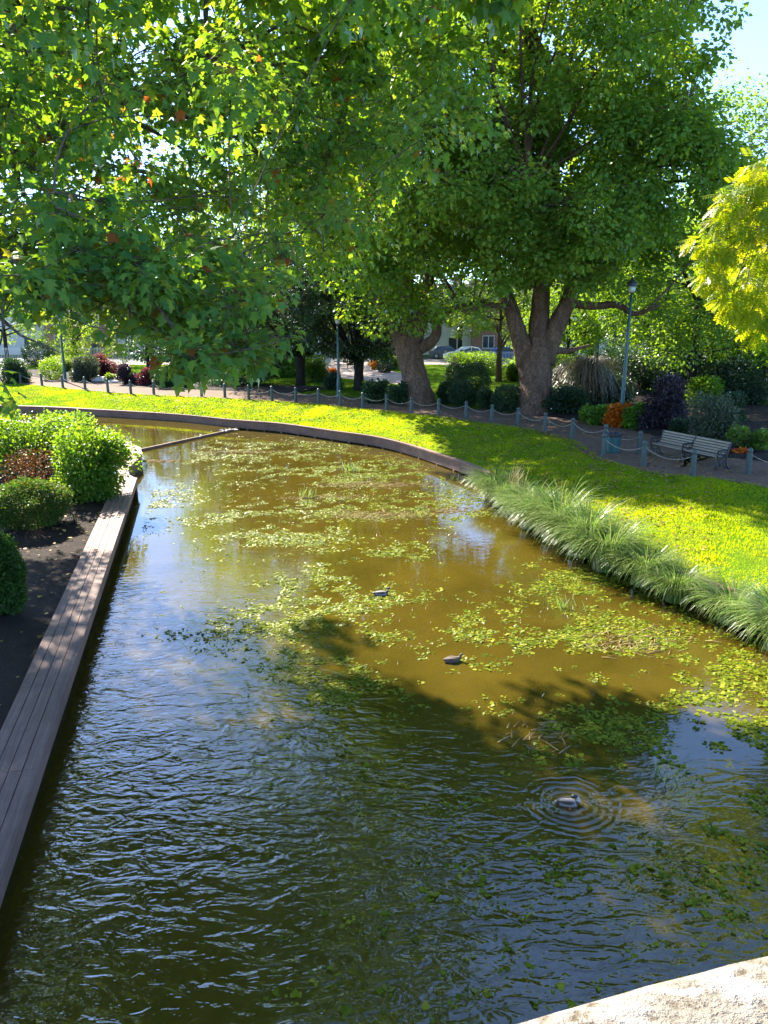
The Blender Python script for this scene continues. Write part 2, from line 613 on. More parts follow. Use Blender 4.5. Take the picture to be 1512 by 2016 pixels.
def grid_mesh(name, rows, mats, kind=None, smooth=True):
    rows = np.array(rows)
    a, b = rows.shape[:2]
    V = rows.reshape(-1, 3)
    f = []
    for i in range(a - 1):
        for j in range(b - 1):
            f.append((i * b + j, i * b + j + 1, (i + 1) * b + j + 1, (i + 1) * b + j))
    tot = [4] * len(f)
    me = raw_mesh(name, V, [q for ff in f for q in ff], np.arange(len(f)) * 4, tot, [mats], smooth=smooth)
    o = link(name, me)
    if kind: tag(o, kind=kind)
    return o


def normals2d(L):
    d = np.gradient(L, axis=0)
    d /= np.linalg.norm(d, axis=1, keepdims=True)
    return np.stack([-d[:, 1], d[:, 0]], 1)


# ------------------------------------------------------------------ terrain
ZP = 1.1           # level of park and path
ZW = .5            # top of pond walls
pairs = [((-70, 53), (-75, 68)),
         (P(-200, 796, ZW)[:2], P(-250, 735, ZP)[:2]),
         (P(50, 800, ZW)[:2], P(41, 755, ZP)[:2]),
         (P(201, 807, ZW)[:2], P(168, 767, ZP)[:2]),
         (P(352, 816, ZW)[:2], P(303, 777, ZP)[:2]),
         (P(452, 826, ZW)[:2], P(443, 783, ZP)[:2]),
         (P(553, 834, ZW)[:2], P(582, 791, ZP)[:2]),
         (P(653, 848, ZW)[:2], P(714, 804, ZP)[:2]),
         (P(754, 863, ZW)[:2], P(863, 819, ZP)[:2]),
         (P(860, 893, ZW)[:2], P(1019, 840, ZP)[:2]),
         (P(960, 931, ZW)[:2], P(1127, 865, ZP)[:2]),
         ((4.9, 22.2), P(1186, 902, ZP)[:2]),
         ((6.1, 18.6), P(1300, 930, ZP)[:2]),
         ((7.9, 14.2), (11.8, 23.6)),
         ((9.6, 8.5), (16, 15)),
         ((11, 1), (20, 4)),
         ((12, -12), (24, -12))]
WL = smooth_line([p[0] for p in pairs])
EL = smooth_line([p[1] for p in pairs])
N = len(WL)


def lawn_z(t):
    return ZW + (ZP - ZW) * (1 - (1 - t) ** 1.6) - .0


rows = []
for t in np.linspace(0, 1, 12):
    xy = WL * (1 - t) + EL * t
    z = np.full(N, lawn_z(t)) + (fbm(xy[:, 0], xy[:, 1], 2.5, 5) - .5) * .12 * min(1, 4 * t * (1 - t) + .0)
    rows.append(np.column_stack([xy, z]))
rad = EL - np.array([-5, 20])
rad /= np.linalg.norm(rad, axis=1, keepdims=True)
for dd in (4, 12, 30, 70, 150, 400, 1500):
    rows.append(np.column_stack([EL + rad * dd, np.full(N, ZP)]))
ground = grid_mesh('ground', rows, 'lawn', 'structure')

EN = normals2d(EL)
if EN[len(EN) // 2].dot(np.array([1, 1])) < 0: EN = -EN
# path sheet
rows = []
for o_ in (-.35, 1.2, 2.6, 4.0):
    L = EL + EN * o_
    rows.append(np.column_stack([L, np.full(N, ZP + .006)]))
# the path bellies out to a paved bay round the bench
grid_mesh('path', rows, 'path_gravel', 'structure')
# soil beds beyond the path on the right and at the left
i0, i1 = int(N * .50), int(N * .97)
grid_mesh('flower_bed', [np.column_stack([EL[i0:i1] + EN[i0:i1] * o_, np.full(i1 - i0, ZP + .012 + z_)]) for o_, z_ in ((3.9, 0), (4.3, .05), (8, .12), (14, .1), (18, 0))], 'soil', 'structure')
i0, i1 = 6, int(N * .36)
grid_mesh('flower_bed', [np.column_stack([EL[i0:i1] + EN[i0:i1] * o_, np.full(i1 - i0, ZP + .012 + z_)]) for o_, z_ in ((3.9, 0), (4.3, .05), (7, .1), (9, 0))], 'soil', 'structure')
# paved walk to the gate and street
def sheet(name, pts, z, mat):
    me = raw_mesh(name, [(p[0], p[1], z) for p in pts], list(range(len(pts))), [0], [len(pts)], [mat])
    return tag(link(name, me), kind='structure')


sheet('walkway', [P(640, 741, ZP), P(800, 758, ZP), P(840, 748, ZP), P(765, 729, ZP), P(745, 714, ZP), P(640, 712, ZP), P(640, 727, ZP)], ZP + .008, 'pink_paving')
sheet('road', [(-90, 84), (110, 84), (110, 96), (-90, 96)], ZP + .010, 'asphalt')
sheet('pavement', [(-90, 80.5), (110, 80.5), (110, 83.9), (-90, 83.9)], ZP + .012, 'pink_paving')

# left bank
DA = np.array([-4.04, 6.9]); DB = np.array([-8.9, 27.2])
dk = (DB - DA) / np.linalg.norm(DB - DA)
dn = np.array([-dk[1], dk[0]])              # towards the bank (left)
if dn[0] > 0: dn = -dn
DA0 = DA - dk * 16
# ground sheet of the left bank, bounded by deck and by the turn of the bank
bankR = [tuple(DA0 + dn * .6), tuple(DA + dn * .6), tuple(DA + dk * 10 + dn * .6), tuple(DB + dn * .6), (-10.4, 28.6), (-12.6, 35.2), (-24, 43.5), (-45, 46), (-90, 46)]
rows = []
bl = []
for i in range(len(bankR) - 1):
    for k in range(8):
        t = k / 8
        bl.append((bankR[i][0] * (1 - t) + bankR[i + 1][0] * t, bankR[i][1] * (1 - t) + bankR[i + 1][1] * t))
bl.append(bankR[-1])
bl = np.array(bl)
for s in (0, .4, 1, 1.8, 2.8, 4, 6, 9, 14, 40, 300):
    x = bl[:, 0] - s
    y = bl[:, 1] - s * .25
    z = .47 + (fbm(x, y, 1.3, 9) - .4) * .12 * min(1, s) * (1 if s < 20 else 0)
    rows.append(np.column_stack([x, y, z]))
grid_mesh('left_bank', rows, 'soil', 'structure')

# pond bed and water
sheet('pond_bed', [(-120, -14), (30, -14), (30, 60), (-120, 60)], -.42, 'mud')

m = NT('pond_water')
v = m.coord()
g = m.n('ShaderNodeNewGeometry')
xyz = m.n('ShaderNodeSeparateXYZ')
m.l(g.outputs['Position'], xyz.inputs[0])
# breeze: ripples grow toward the near left of the pond
dist = m.math('ADD', m.math('MULTIPLY', xyz.outputs['Y'], 1.0), m.math('MULTIPLY', xyz.outputs['X'], .85))
breeze = m.n('ShaderNodeMapRange')
m.l(dist, breeze.inputs[0])
breeze.inputs[1].default_value, breeze.inputs[2].default_value = 14.5, 8.0
breeze.inputs[3].default_value, breeze.inputs[4].default_value = .07, 1.15
patch = m.noise(v, .35, 3, .5, .4)
amp = m.math('MULTIPLY', breeze.outputs[0], m.math('ADD', m.math('MULTIPLY', patch, 1.3), .2))
vr = m.coord((1.0, 2.1, 1), (0, 0, R(-28)))
w1 = m.noise(vr, 2.0, 2, .5, 1.2)
w2 = m.noise(m.coord((1.0, 1.5, 1), (0, 0, R(35))), 6.5, 2, .5, .5)
w3 = m.noise(v, .9, 2, .5, .3)
wav = m.math('ADD', m.math('ADD', m.math('MULTIPLY', w1, 1.0), m.math('MULTIPLY', w2, .30)), m.math('MULTIPLY', w3, .5))
hgt = m.math('MULTIPLY', wav, amp)
# rings round the dipping drake
DUCK3 = P(1120, 1582, 0)
vm = m.n('ShaderNodeVectorMath'); vm.operation = 'DISTANCE'
m.l(g.outputs['Position'], vm.inputs[0])
vm.inputs[1].default_value = DUCK3
rr = vm.outputs['Value']
rr = m.math('ADD', rr, m.math('MULTIPLY', m.noise(v, 3.5, 2, .5), .16))
ring = m.math('SINE', m.math('MULTIPLY', rr, 2 * math.pi / .115))
fall = m.n('ShaderNodeMapRange')
m.l(rr, fall.inputs[0])
fall.inputs[1].default_value, fall.inputs[2].default_value = .25, .85
fall.inputs[3].default_value, fall.inputs[4].default_value = .19, 0.0
hgt = m.math('ADD', hgt, m.math('MULTIPLY', ring, fall.outputs[0]))
nb = m.bump(hgt, 1.0, .034)
murk = m.n('ShaderNodeBsdfDiffuse')
nm = m.noise(v, .45, 4, .6, .6)
m.l(m.ramp(nm, [(.3, (.108, .080, .010)), (.7, (.185, .130, .016))]), murk.inputs['Color'])
tr = m.n('ShaderNodeBsdfTransparent')
tr.inputs['Color'].default_value = (.90, .85, .58, 1)
mx = m.n('ShaderNodeMixShader')
mx.inputs[0].default_value = .45
m.l(tr.outputs[0], mx.inputs[1]); m.l(murk.outputs[0], mx.inputs[2])
gl = m.n('ShaderNodeBsdfGlossy')
gl.inputs['Roughness'].default_value = .015
m.l(nb, gl.inputs['Normal'])
fr = m.n('ShaderNodeFresnel')
fr.inputs[0].default_value = 2.0
m.l(nb, fr.inputs['Normal'])
mx2 = m.n('ShaderNodeMixShader')
m.l(fr.outputs[0], mx2.inputs[0]); m.l(mx.outputs[0], mx2.inputs[1]); m.l(gl.outputs[0], mx2.inputs[2])
m.l(mx2.outputs[0], m.out.inputs['Surface'])
sheet('pond_water', [(-120, -14), (30, -14), (30, 60), (-120, 60)], 0.0, 'pond_water')
# upper pond beyond the weir
WA, WB = np.array(P(236, 893, .1)[:2]), np.array(P(458, 845, .1)[:2])
wd = (WB - WA) / np.linalg.norm(WB - WA)
sheet('upper_water', [WA - wd * 3, WB + wd * 1.2, WB + wd * 1.2 + np.array((-30, 15)), (-110, 70), (-110, 30), (-30, 30)], .10, 'pond_water')
t = empty('weir', (0, 0, 0), 0, 'low timber weir line across the far pond, water spilling at its right end', 'weir')
gq = Geo()
mid = (WA + WB) / 2
gq.box((mid[0], mid[1], -.14), (np.linalg.norm(WB - WA) + 1.2, .08, .51), math.atan2(wd[1], wd[0]))
gq.build('weir_board', 'wall_timber', t)
gq = Geo()
for k in range(30):
    c0 = WB - wd * random.uniform(0, 1.0) ** 2 * 3.0
    gq.lathe([(random.uniform(.02, .07), 0), (.015, random.uniform(.01, .03))], 6, (c0[0] + random.uniform(-.5, .3), c0[1] - random.uniform(-.35, .3), .105))
tag(gq.build('foam', 'white_paint', t), kind='stuff')

# ------------------------------------------------------------------ pond walls
def wall_loft(name, L, Nrm, parent, boards, mat, face_off=0.0):
    """L: top outer edge line, Nrm: unit vectors pointing to the bank. boards: list of (off0, off1, z0, z1) closed boxes"""
    V, Fc = [], []
    n = len(L)
    for (o0, o1, z0, z1) in boards:
        b = len(V)
        for i in range(n):
            for o_, z_ in ((o0, z0), (o0, z1), (o1, z1), (o1, z0)):
                q = L[i] + Nrm[i] * o_
                V.append((q[0], q[1], z_))
        for i in range(n - 1):
            for k in range(4):
                k2 = (k + 1) % 4
                Fc.append((b + i * 4 + k, b + (i + 1) * 4 + k, b + (i + 1) * 4 + k2, b + i * 4 + k2))
        Fc.append((b, b + 1, b + 2, b + 3))
        Fc.append((b + (n - 1) * 4 + 3, b + (n - 1) * 4 + 2, b + (n - 1) * 4 + 1, b + (n - 1) * 4))
    tot = [4] * len(Fc)
    me = raw_mesh(name, V, [i for f in Fc for i in f], np.arange(len(Fc)) * 4, tot, [mat])
    return link(name, me, parent)


WN = normals2d(WL)
if WN[len(WN) // 2].dot(np.array([1, 1])) < 0: WN = -WN
t = empty('retaining_wall', (0, 0, 0), 0, 'long curved reddish timber wall holding up the far lawn along the pond', 'wall')
wall_loft('cap_board', WL, WN, t, [(-.05, .075, ZW - .035, ZW + .025), (.083, .22, ZW - .035, ZW + .028)], 'wall_timber')
wall_loft('face_board', WL, WN, t, [(0, .05, .30, .457), (.004, .05, .135, .292), (.010, .05, .06, .13)], 'wall_timber')
wall_loft('backing', WL, WN, t, [(.09, .2, -.5, .44)], 'dark_timber')
gq = Geo()
for i in range(0, int(N * .60), 2):
    q = WL[i] + WN[i] * .03
    gq.box((q[0], q[1], -.1), (.09, .09, .32), math.atan2(WN[i][1], WN[i][0]))
gq.build('pile', 'wall_timber', t)

# left boardwalk
ln = np.linalg.norm(DB - DA0)
rz = math.atan2(dk[1], dk[0])
t = empty('boardwalk_edge', (0, 0, 0), 0, 'broad timber edging of four weathered boards along the left bank', 'boardwalk')
gq = Geo(); gs = Geo()
s0 = .9
k = 0
while s0 < ln - .05:
    seg = min(2.45, ln - s0)
    for j in range(4):
        off = .09 + j * .172
        c0 = DA0 + dk * (s0 + seg / 2) + dn * off
        hz = random.uniform(-.003, .003)
        gq.box((c0[0], c0[1], .53 + hz), (seg - .012, .160, .04), rz + random.uniform(-.0012, .0012))
        for e in (.07, .14, seg * .5, seg - .14, seg - .07):
            q = DA0 + dk * (s0 + e) + dn * (off + random.uniform(-.03, .03))
            gs.lathe([(.009, 0), (.008, .002)], 7, (q[0], q[1], .5502 + hz))
    s0 += seg
gq.build('deck_boards', 'deck_timber', t)
tag(gs.build('screw_heads', 'black_paint', t), kind='stuff')
gq = Geo()
s0 = .9
while s0 < ln - .05:
    seg = min(4.9, ln - s0)
    c0 = DA0 + dk * (s0 + seg / 2) - dn * .0
    gq.box((c0[0], c0[1], .435), (seg - .008, .036, .225), rz)
    s0 += seg
gq.build('fascia', 'deck_timber', t)
gq = Geo()
c0 = DA0 + dk * (ln / 2) + dn * .36
gq.box((c0[0], c0[1], -.02), (ln, .40, 1.0), rz)
gq.build('under_wall', 'dark_timber', t)
bk = smooth_line([DB + dk * .02, (-9.75, 28.7), (-11.9, 35.4), (-23.5, 44.2), (-45, 46.6), (-90, 46.6)], 5)
bkn = normals2d(bk)
if bkn[3].dot(np.array([-1, -.3])) < 0: bkn = -bkn
t = empty('bank_wall', (0, 0, 0), 0, 'timber wall round the end of the left bank, behind the leafy shrubs', 'wall')
wall_loft('face_board', bk, bkn, t, [(0, .05, -.5, .42)], 'wall_timber')
wall_loft('cap_board', bk, bkn, t, [(-.05, .42, .425, .5)], 'deck_timber')

# bridge parapet in the near corner
t = empty('bridge_parapet', (0, 0, 0), 0, 'rough pale stone bridge parapet crossing the bottom right corner', 'parapet')
PA, PB = np.array((.093, .495)), np.array((.34, .564))
pd = (PB - PA) / np.linalg.norm(PB - PA)
pn = np.array((-pd[1], pd[0]))
NL = 220
us = np.linspace(-2.5, 3.5, NL)
prof = []
for k in range(15):
    a = math.pi * k / 14
    prof.append((-.17 + .17 * math.copysign(abs(math.cos(a)) ** .55, math.cos(a)), 5.723 + .05 * math.sin(a) ** .5 if 0 < k < 14 else 5.69))
prof = [(0.0, 5.62)] + prof + [(-.34, 5.62)]
V = []
for i, u_ in enumerate(us):
    # the coping bows a little
    bow = -.012 * max(0.0, u_ - .05) ** 2 + .004 * math.sin(u_ * 9)
    for j, (o_, z_) in enumerate(prof):
        jit = random.uniform(-.0005, .0005)
        q = PA + pd * u_ + pn * (o_ + bow + jit)
        V.append((q[0], q[1], z_ + random.uniform(-.0007, .0007)))
npf = len(prof)
Fc = [(i * npf + j, (i + 1) * npf + j, (i + 1) * npf + j + 1, i * npf + j + 1) for i in range(NL - 1) for j in range(npf - 1)]
link('coping', raw_mesh('coping', V, [i for f in Fc for i in f], np.arange(len(Fc)) * 4, [4] * len(Fc), ['parapet_stone'], smooth=True), t)
gq = Geo()
c0 = PA + pd * .5 - pn * .17
gq.box((c0[0], c0[1], 2.6), (6.0, .27, 6.0), math.atan2(pd[1], pd[0]))
gq.build('wall', 'parapet_stone', t)

# ------------------------------------------------------------------ trees
def limb(p0, p1, r0, r1, n=7, sag=0.0, wig=.06, rnd=random):
    p0, p1 = Vector(p0), Vector(p1)
    L = (p1 - p0).length
    pts, rs = [], []
    off = Vector((rnd.uniform(-1, 1), rnd.uniform(-1, 1), rnd.uniform(-.4, .4))) * L * wig
    for i in range(n):
        t = i / (n - 1)
        p = p0.lerp(p1, t) + off * math.sin(math.pi * t) + Vector((0, 0, sag * L * math.sin(math.pi * t)))
        pts.append(p)
        rs.append(r0 * (1 - t) ** .8 + r1 * (1 - (1 - t) ** .8))
    return pts, rs


def make_tree(name, base, limbs, clumps, crad, per, leaf, tmpl, lmat, bmat, label, cat='tree', group=None, flat=.75, droop=.5,
              tint=None, branch_r=.05, sides=10, flare=1.35, upn=.8, bside=5, twig=0, high=None):
    """limbs: list of (points, radii) in world space; clumps (n,3) world; branches run from the nearest limb point to clumps"""
    base = Vector(base)
    root = empty(name, base, 0, label, cat, group)
    g = Geo()
    rnd = random.Random(hash(label) % 9999 if False else len(label) * 7 + int(base.x * 10))
    pool = []
    for pts, rs in limbs:
        pts = [Vector(p) - base for p in pts]
        if sides >= 12:
            sm = smooth_line([tuple(p) for p in pts], 5)
            g.tube([Vector(p) for p in sm], list(np.interp(np.linspace(0, len(pts) - 1, len(sm)), range(len(pts)), rs)), 18, wob=.075, rnd=rnd)
        else:
            g.tube(pts, rs, sides, wob=.05, rnd=rnd)
        for i in range(len(pts) - 1):
            for q in (0, .5):
                pool.append((pts[i].lerp(pts[i + 1], q), rs[i] * (1 - q) + rs[i + 1] * q))
    pool_p = np.array([tuple(p[0]) for p in pool])
    pool_r = np.array([p[1] for p in pool])
    C = np.asarray(clumps, np.float32) - np.array(base, np.float32)
    # secondary limbs to groups of clumps
    G = max(5, len(C) // 9)
    gr = np.random.default_rng(len(C))
    cen = C[gr.choice(len(C), G, replace=False)].astype(np.float64)
    for _ in range(4):
        asg = np.argmin(((C[:, None, :] - cen[None]) ** 2).sum(2), 1)
        for q in range(G):
            if (asg == q).any(): cen[q] = C[asg == q].mean(0)
    newp, newr = [], []
    for q in range(G):
        d = np.linalg.norm(pool_p - cen[q], axis=1) + np.where(pool_p[:, 2] > cen[q][2] + 1.0, 2.5, 0)
        j = int(np.argmin(d))
        r0 = min(pool_r[j] * .6, branch_r * (1.0 + d[j] * .12))
        pts, rs = limb(pool_p[j], cen[q], r0, branch_r * .3, 7, .06, .13, rnd)
        g.tube(pts, rs, 6, rnd=rnd, cap=False)
        newp += [tuple(p) for p in pts[2:]]; newr += rs[2:]
    pool_p = np.array(newp); pool_r = np.array(newr)
    branch_r = branch_r * .45
    for c in C:
        d = np.linalg.norm(pool_p - c, axis=1) + np.where(pool_p[:, 2] > c[2] + 1.5, 3.0, 0) + np.where(pool_r > .3, 1.0, 0)
        j = int(np.argmin(d))
        r0 = min(pool_r[j] * .7, branch_r * (1 + np.linalg.norm(pool_p[j] - c) * .15))
        pts, rs = limb(pool_p[j], c, r0, .012, 5, .04, .1, rnd)
        g.tube(pts, rs, bside, rnd=rnd, cap=False)
        for _ in range(twig):
            e = Vector(c) + Vector((rnd.gauss(0, 1), rnd.gauss(0, 1), rnd.gauss(-.3, .6))) * float(np.mean(crad)) * .6
            pts, rs = limb(pts[3], e, .010, .004, 4, 0, .15, rnd)
            g.tube(pts, rs, 4, rnd=rnd, cap=False)
            pts, rs = limb(pool_p[j], c, r0, .012, 5, .04, .1, rnd)
    g.build('trunk', bmat, root, smooth=True)
    crad = np.broadcast_to(np.asarray(crad, np.float32), (len(C),))
    pos, dirv, nrm, idx = clump_leaves(C, crad, per, flat, droop, upn)
    sz = leaf * RNG.uniform(.45, 1.2, len(pos))
    if high is not None:
        sz = sz * np.where(pos[:, 2] + base.z > high, 1.75, 1.0)      # leaves enlarged up here so the crown casts deeper shade
    tt = None
    if tint is not None:
        tt = np.clip(RNG.normal(tint[0], tint[1], len(pos)), 0, 1)
        if len(tint) > 2:
            k = RNG.random(len(pos)) < tint[2]
            tt[k] = RNG.uniform(.93, 1, k.sum())
    me = leaf_mesh('crown', pos, sz, dirv, nrm, tmpl, lmat, tt)
    link('crown', me, root)
    return root


def ellipsoid_clumps(c, r, n, inner=.55, zmin=None, seed=1, top=1.0, lump=.18):
    g = np.random.default_rng(seed)
    out = []
    bumps = unit(g.normal(size=(14, 3)))
    while len(out) < n:
        d = g.normal(size=3); d /= np.linalg.norm(d)
        bump = 1 + lump * (max(0, np.max(bumps @ d) - .7) / .3 * 1.3 - .55)
        rr = (inner + (1 - inner) * g.random() ** .6) * bump
        p = np.array(c) + d * np.array(r) * rr
        if zmin is not None and p[2] < zmin: continue
        out.append(p)
    return np.array(out)


def lobed_clumps(c, r, nl, lobe_r, per, seed, zmin):
    g = np.random.default_rng(seed)
    c = np.array(c, float); r = np.array(r, float)
    cen = []
    tries = 0
    while len(cen) < nl and tries < 4000:
        tries += 1
        d = g.normal(size=3); d /= np.linalg.norm(d)
        p = c + d * r * g.uniform(.62, .86)
        if p[2] < zmin + .5: continue
        if cen and min(np.linalg.norm(p - q) for q in cen) < lobe_r * 1.05: continue
        cen.append(p)
    out = []
    for p in cen:
        lr = lobe_r * g.uniform(.75, 1.25)
        o = (p - c) / r
        for _ in range(per):
            d = g.normal(size=3) + o * .9 + np.array((0, 0, .25)); d /= np.linalg.norm(d)
            q = p + d * lr * g.uniform(.7, 1.0) * np.array((1, 1, .8))
            if q[2] > zmin: out.append(q)
    return np.array(out)


# --- the near plane tree whose canopy hangs in from the left
TB = Vector((-13.5, 14.5, .45))
fork = Vector((-13.2, 14.8, 5.0))
lm = [([TB - Vector((0, 0, .2)), TB + Vector((0, 0, .6)), TB + Vector((.1, .1, 2.4)), fork], [1.05, .8, .66, .62])]
ends = [(-9.0, 13.8, 9.8), (-5.0, 15.0, 12.5), (-3.0, 18.5, 11.5), (-7.5, 20.0, 13.5), (-11, 22, 12), (-16, 20, 14), (-20, 15, 13), (-15, 9, 13),
        (-9, 9, 14), (-12.5, 14.5, 20), (-8, 16, 19), (-5.5, 11.5, 14)]
for e in ends:
    pts, rs = limb(fork, e, .22, .06, 9, .05, .07)
    lm.append((pts, rs))
# low limb reaching out over the boardwalk, seen as the pale branch at the left
low = [Vector(p) for p in ((-13.2, 14.6, 5.2), (-10.2, 12.8, 6.6), D(-60, 500, 11.2), D(60, 520, 10.6), D(190, 540, 10.2), D(300, 590, 9.9), D(380, 690, 9.6), D(395, 765, 9.4))]
lm.append((low, [.14, .085, .05, .035, .03, .022, .013, .007]))
low2 = [Vector(p) for p in (D(190, 540, 10.2), D(280, 565, 10.3), D(380, 640, 10.6), D(480, 690, 10.8), D(560, 725, 11.0))]
lm.append((low2, [.026, .02, .016, .011, .006]))
low3 = [Vector(p) for p in (D(-60, 500, 11.2), D(-30, 600, 9.4), D(40, 660, 8.8), D(110, 690, 8.6))]
lm.append((low3, [.04, .03, .015, .006]))
cl = ellipsoid_clumps((-13.2, 16.5, 13.2), (14.2, 11.0, 11.0), 720, .45, 6.5, 21, lump=.22)
cl = cl[~((cl[:, 0] > -2.8) & (cl[:, 2] < 7.0))]
cl = cl[~((cl[:, 1] > 21) & (cl[:, 0] < -4) & (cl[:, 0] > -10.5) & (cl[:, 2] < 11))]  # gap cut in the crown so bright sky reflects in the pond
ex_ = np.random.default_rng(8)
cl = np.concatenate([cl, np.column_stack([ex_.uniform(-17.5, -11, 60), ex_.uniform(17, 27, 60), ex_.uniform(6.8, 12, 60)])])  # extra clumps, mostly out of view, added to shade the boardwalk
sh_t = ex_.uniform(10, 14.5, 80)
cl = np.concatenate([cl, np.column_stack([ex_.uniform(-3.8, .8, 80), ex_.uniform(5.2, 9.8, 80), np.zeros(80)]) + sh_t[:, None] * np.array([SUN.x / SUN.z, SUN.y / SUN.z, 1.0])])  # clumps added along sun rays to shade the near water
# clumps cut away along the sun line so the parapet is lit
dv_ = cl - np.array((.3, .5, 5.75))
sv_ = np.array(SUN)
cl = cl[np.linalg.norm(dv_ - (dv_ @ sv_)[:, None] * sv_, axis=1) > 1.9]
g_ = np.random.default_rng(5)
extra = []
for (u0, u1, v0, v1, z0, z1, n) in ((-40, 330, 400, 570, 9, 12.5, 30), (150, 480, 470, 640, 9.5, 13, 30), (280, 530, 520, 665, 10, 12.5, 20),
                                    (-40, 110, 540, 620, 8.4, 10.5, 8), (350, 410, 680, 735, 9.2, 9.8, 4), (440, 550, 660, 710, 10.6, 11.2, 5),
                                    (300, 560, 330, 560, 13, 18, 24), (500, 700, 150, 470, 15, 20, 34), (640, 830, 20, 330, 16, 21, 26), (-40, 300, 380, 560, 11, 16, 18), (-50, 20, 770, 800, 8.0, 8.4, 1), (-30, 420, 60, 330, 14, 19, 44), (380, 700, -20, 220, 16, 21, 30), (560, 800, 250, 420, 16, 19, 14), (-20, 300, 120, 330, 9.5, 12, 18), (230, 470, 150, 460, 14, 20, 34)):
    for _ in range(n):
        extra.append(D(g_.uniform(u0, u1), g_.uniform(v0, v1), g_.uniform(z0, z1)))
extra = np.array(extra)
rad_all = np.concatenate([g_.uniform(.75, 1.25, len(cl)), g_.uniform(.32, .6, len(extra))])
per_all = np.concatenate([np.full(len(cl), 180), np.full(len(extra), 58)]).astype(int)
make_tree('plane_tree', TB, lm, np.concatenate([cl, extra]), rad_all, per_all, .168, T_PLANE, 'plane_leaf', 'twig_bark',
          'big plane tree whose lobed leaves hang over the pond from the left', 'tree', droop=.9, tint=(.45, .24, .006), branch_r=.045, twig=2, upn=.9, high=11.5)

# --- two old planes by the path
def vp(u, v, zc): return Vector(D(u, v, zc))


B1 = Vector(P(1055, 812, ZP)); z1 = depth_at(812, ZP)
l1 = [([B1 + Vector((0, 0, -.2)), B1 + Vector((0, 0, .35)), vp(1055, 760, z1), vp(1052, 715, z1), vp(1056, 690, z1)], [1.35, 1.02, .86, .88, .98]),
      ([vp(1040, 720, z1), vp(1022, 660, z1), vp(1006, 610, z1), vp(985, 540, z1 + .6), vp(950, 430, z1 + 1), vp(930, 300, z1 + 1)], [.62, .46, .38, .33, .25, .12]),
      ([vp(1060, 715, z1), vp(1062, 650, z1), vp(1066, 570, z1 + .3), vp(1078, 450, z1), vp(1090, 300, z1 - .5), vp(1100, 60, z1)], [.72, .56, .46, .40, .3, .16]),
      ([vp(1070, 715, z1), vp(1092, 650, z1 - .3), vp(1120, 590, z1 - .6), vp(1160, 500, z1 - 1), vp(1220, 380, z1 - 1.5), vp(1270, 220, z1 - 1)], [.62, .48, .42, .33, .24, .12]),
      ([vp(1120, 595, z1 - .6), vp(1165, 603, z1 - 1), vp(1215, 600, z1 - 1.5), vp(1250, 618, z1 - 2.2), vp(1300, 600, z1 - 3)], [.22, .2, .17, .12, .06]),
      ([vp(1006, 610, z1), vp(960, 600, z1 - 1), vp(915, 612, z1 - 1.6), vp(880, 590, z1 - 2)], [.2, .16, .1, .05]),
      ([vp(1090, 690, z1 + .4), vp(1120, 690, z1 + 1.5), vp(1160, 680, z1 + 3)], [.25, .14, .06]),
      ([vp(1062, 640, z1), vp(1060, 520, z1 - 2), vp(1050, 420, z1 - 4), vp(1030, 300, z1 - 5)], [.3, .26, .2, .1])]
c1 = np.concatenate([lobed_clumps((6.7, 41.0, 15.8), (9.0, 8.4, 9.8), 42, 2.4, 14, 31, 7.8), ellipsoid_clumps((6.9, 41.5, 16.2), (7.2, 6.5, 8.5), 110, .2, 9, 32), lobed_clumps((11.5, 41.0, 12.2), (6.0, 6, 4.6), 14, 2.2, 13, 33, 7.9)])
c1b = np.array([D(u, v, z1 + dz) for u, v, dz in ((905, 560, -5), (940, 600, -4), (880, 520, -5), (1150, 560, -5), (1200, 540, -5), (1240, 570, -3), (990, 560, -6), (1020, 520, -6),
                                                  (1100, 520, -6), (1060, 500, -7), (1290, 560, -2), (1310, 610, -1), (870, 600, -3), (960, 520, -7), (1170, 480, -7), (1230, 470, -5))])
make_tree('plane_tree', B1, l1, np.concatenate([c1, c1b]), RNG.uniform(.75, 1.35, len(c1) + len(c1b)), 165, .24, T_LOBE, 'park_leaf', 'plane_bark',
          'tallest old plane tree by the path, forked trunk with three rising limbs', 'tree', tint=(.5, .2), branch_r=.09, sides=14)

B2 = Vector(P(828, 797, ZP)); z2 = depth_at(797, ZP)
l2 = [([B2 + Vector((0, 0, -.2)), B2 + Vector((0, 0, .3)), vp(818, 745, z2), vp(806, 700, z2), vp(800, 665, z2)], [1.1, .82, .72, .74, .74]),
      ([vp(795, 680, z2), vp(772, 640, z2), vp(750, 605, z2), vp(720, 540, z2), vp(690, 440, z2)], [.5, .36, .3, .22, .1]),
      ([vp(803, 675, z2), vp(798, 620, z2), vp(802, 560, z2), vp(800, 420, z2), vp(790, 250, z2)], [.55, .42, .36, .26, .12]),
      ([vp(812, 675, z2), vp(832, 620, z2), vp(842, 560, z2), vp(868, 450, z2 - 1), vp(890, 330, z2 - 1)], [.5, .38, .33, .24, .12]),
      ([vp(820, 690, z2), vp(856, 665, z2 - .6), vp(865, 620, z2 - 1), vp(905, 605, z2 - 2), vp(960, 590, z2 - 3)], [.38, .3, .24, .17, .06])]
c2 = np.concatenate([lobed_clumps((1.0, 45.5, 15.3), (8.0, 6.8, 9.2), 30, 2.3, 12, 41, 7.4), ellipsoid_clumps((1.0, 46, 15.5), (6, 5, 7.5), 60, .2, 8.5, 42)])
c2b = np.array([D(u, v, z2 + dz) for u, v, dz in ((760, 600, -4), (800, 590, -4), (730, 580, -3), (700, 560, -3), (840, 580, -4), (860, 620, -3), (780, 620, -3), (745, 640, -1), (820, 630, -3), (690, 610, -1), (670, 560, -1))])
